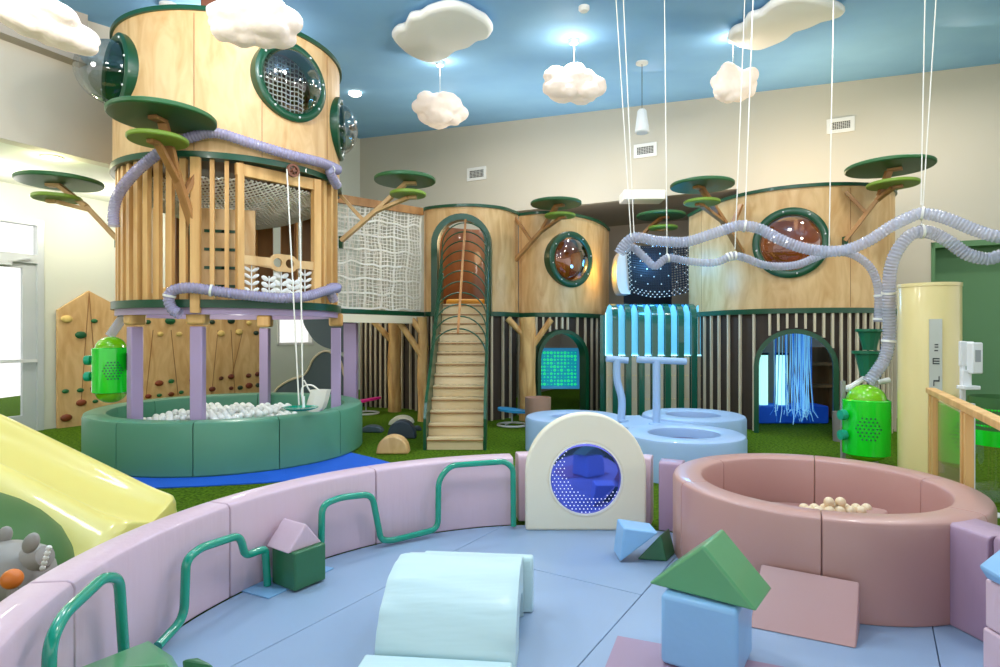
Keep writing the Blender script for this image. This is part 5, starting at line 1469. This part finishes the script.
xb = at(1003,440,5.6).x
MB().lathe([(.27,.52),(.28,.52),(.285,.66),(.27,.66)], (xb,5.6,0), 36, close=True).build('green_band', M['canister'], bn)
MB().lathe([(.26,.66),(.262,.66),(.262,.96),(.26,.96)], (xb,5.6,0), 36, close=True).build('upper_panel', M['hill'], bn)
MB().lathe([(.001,.02),(.262,.02),(.262,.52)], (xb,5.6,0), 36).build('clear_base', M['glass'], bn)
mb = MB()
for i in range(22):
    for j in range(4):
        a = -PI+ i*.09+.045*(j%2); mb.lathe([(.0001,.002),(.010,.0015),(.010,0)], (xb+.262*math.cos(a), 5.6+.262*math.sin(a), .70+.05*j), 6, axis=(math.cos(a),math.sin(a),0))
mb.build('hex_vents', M['canister'], bn, smooth=False)

# ================================================================== LIGHTS
world = bpy.data.worlds.new('World'); bpy.context.scene.world = world; world.use_nodes = True
bg_ = world.node_tree.nodes['Background']; bg_.inputs[0].default_value = (1.0, .985, .97, 1); bg_.inputs[1].default_value = 1.42
mesh_light('screen_spill', 'POINT', (2.85, 10.3, 2.5), 38, (.08,.5,1), .15)
mesh_light('blue_spill', 'POINT', (2.9, 11.6, 2.9), 32, (.1,.45,1), .2)
mesh_light('yellow_uplight', 'POINT', (2.12, 11.75, 2.75), 7, (1,.62,.08), .05)
mesh_light('house_lamp', 'POINT', (-.5, 11.6, 3.3), 14, (1,.75,.4), .15)
mesh_light('house_lamp', 'POINT', (1.3, 12.3, 3.2), 9, (1,.7,.4), .15)
mesh_light('house_lamp', 'POINT', (5.1, 10.4, 3.5), 30, (1,.75,.42), .15)
mesh_light('arch_lamp', 'POINT', (5.2, 10.4, 1.4), 6, (.1,.4,1), .15)
mesh_light('low_ceiling_lamp_and_fill', 'POINT', (dp.x, dp.y, 3.74), 10, (1,.86,.55), .05)
# area fills added over the back, and fill points added above the frame edge
for (s_, t_) in ((-6.5,10.5),(-2.5,11),(2,11),(-3,8),(1,8),(5,8.5)):
    mesh_light('ceiling_area_fill', 'AREA', cpt(s_, t_, -.05), 62, (1,.95,.88), .35)
for (x, y) in ((-3.2,3.4),(0,3.0),(3.2,3.4),(-1.6,5.2),(2.2,5.4)):
    mesh_light('overhead_fill', 'POINT', (x, y, 1.55+.5556*y+.75), 115, (1,.95,.9), .22)  # out of view, added as wide fill for the ceiling
for (x, y, w_) in ((-.55,11.7,42),(1.35,12.4,32),(5.1,10.2,48),(-3.6,8.1,30)):
    mesh_light('unseen_uplight', 'AREA', (x, y, 3.72 if x > -3 else 5.19), w_, (1,.80,.52) if x > 3 else (1,.93,.82), .7, rot=(PI,0,0))  # hidden uplights added to lift the ceiling; right house one follows its gold glow
for c in (C3, C4, C5):
    mesh_light('canopy_lamp_and_fill', 'POINT', (c.x, c.y, ceil_z(c.x,c.y)-.16), 9, (1,.93,.82), .04)
for c in (C1, C2):
    mesh_light('canopy_lamp_and_fill', 'POINT', (c.x, c.y, c.z+.75), 16, (1,.93,.85), .12)  # unseen points added above these clouds to brighten the upper left wall
mesh_light('overhead_fill', 'POINT', (-2.7,5.6,5.0), 22, (1,.95,.9), .2)  # this fill and the next are added to brighten the upper left wall
mesh_light('overhead_fill', 'POINT', (-4.9,5.4,4.6), 50, (1,.95,.9), .2)
mesh_light('under_deck_fill', 'POINT', (TX, TY+.1, 1.70), 26, (1,.97,.93), .08)  # no lamp under the deck; added to brighten the shaded pit balls
for t_ in (-3, -1.5, 0, 1.5, 3.5):
    p = Vector((UP[0]+LD[0]*t_, UP[1]+LD[1]*t_, 0))+nx*1.5
    mesh_light('low_ceiling_lamp_and_fill', 'POINT', (p.x, p.y, 3.45), 36, (1,.95,.85), .12)  # unseen points added to brighten the dark door side

cam = bpy.data.cameras.new('camera'); co = bpy.data.objects.new('camera', cam); C.objects.link(co)
co.location = (0,0,CAMZ); co.rotation_euler = (PI/2,0,0)
cam.sensor_width = 36; cam.lens = F/1000*36; cam.clip_end = 100; cam.clip_start = .05
bpy.context.scene.camera = co
vs_ = bpy.context.scene.view_settings
vs_.view_transform = 'Standard'; vs_.look = 'None'; vs_.gamma = 1; vs_.exposure = 0; vs_.use_curve_mapping = False
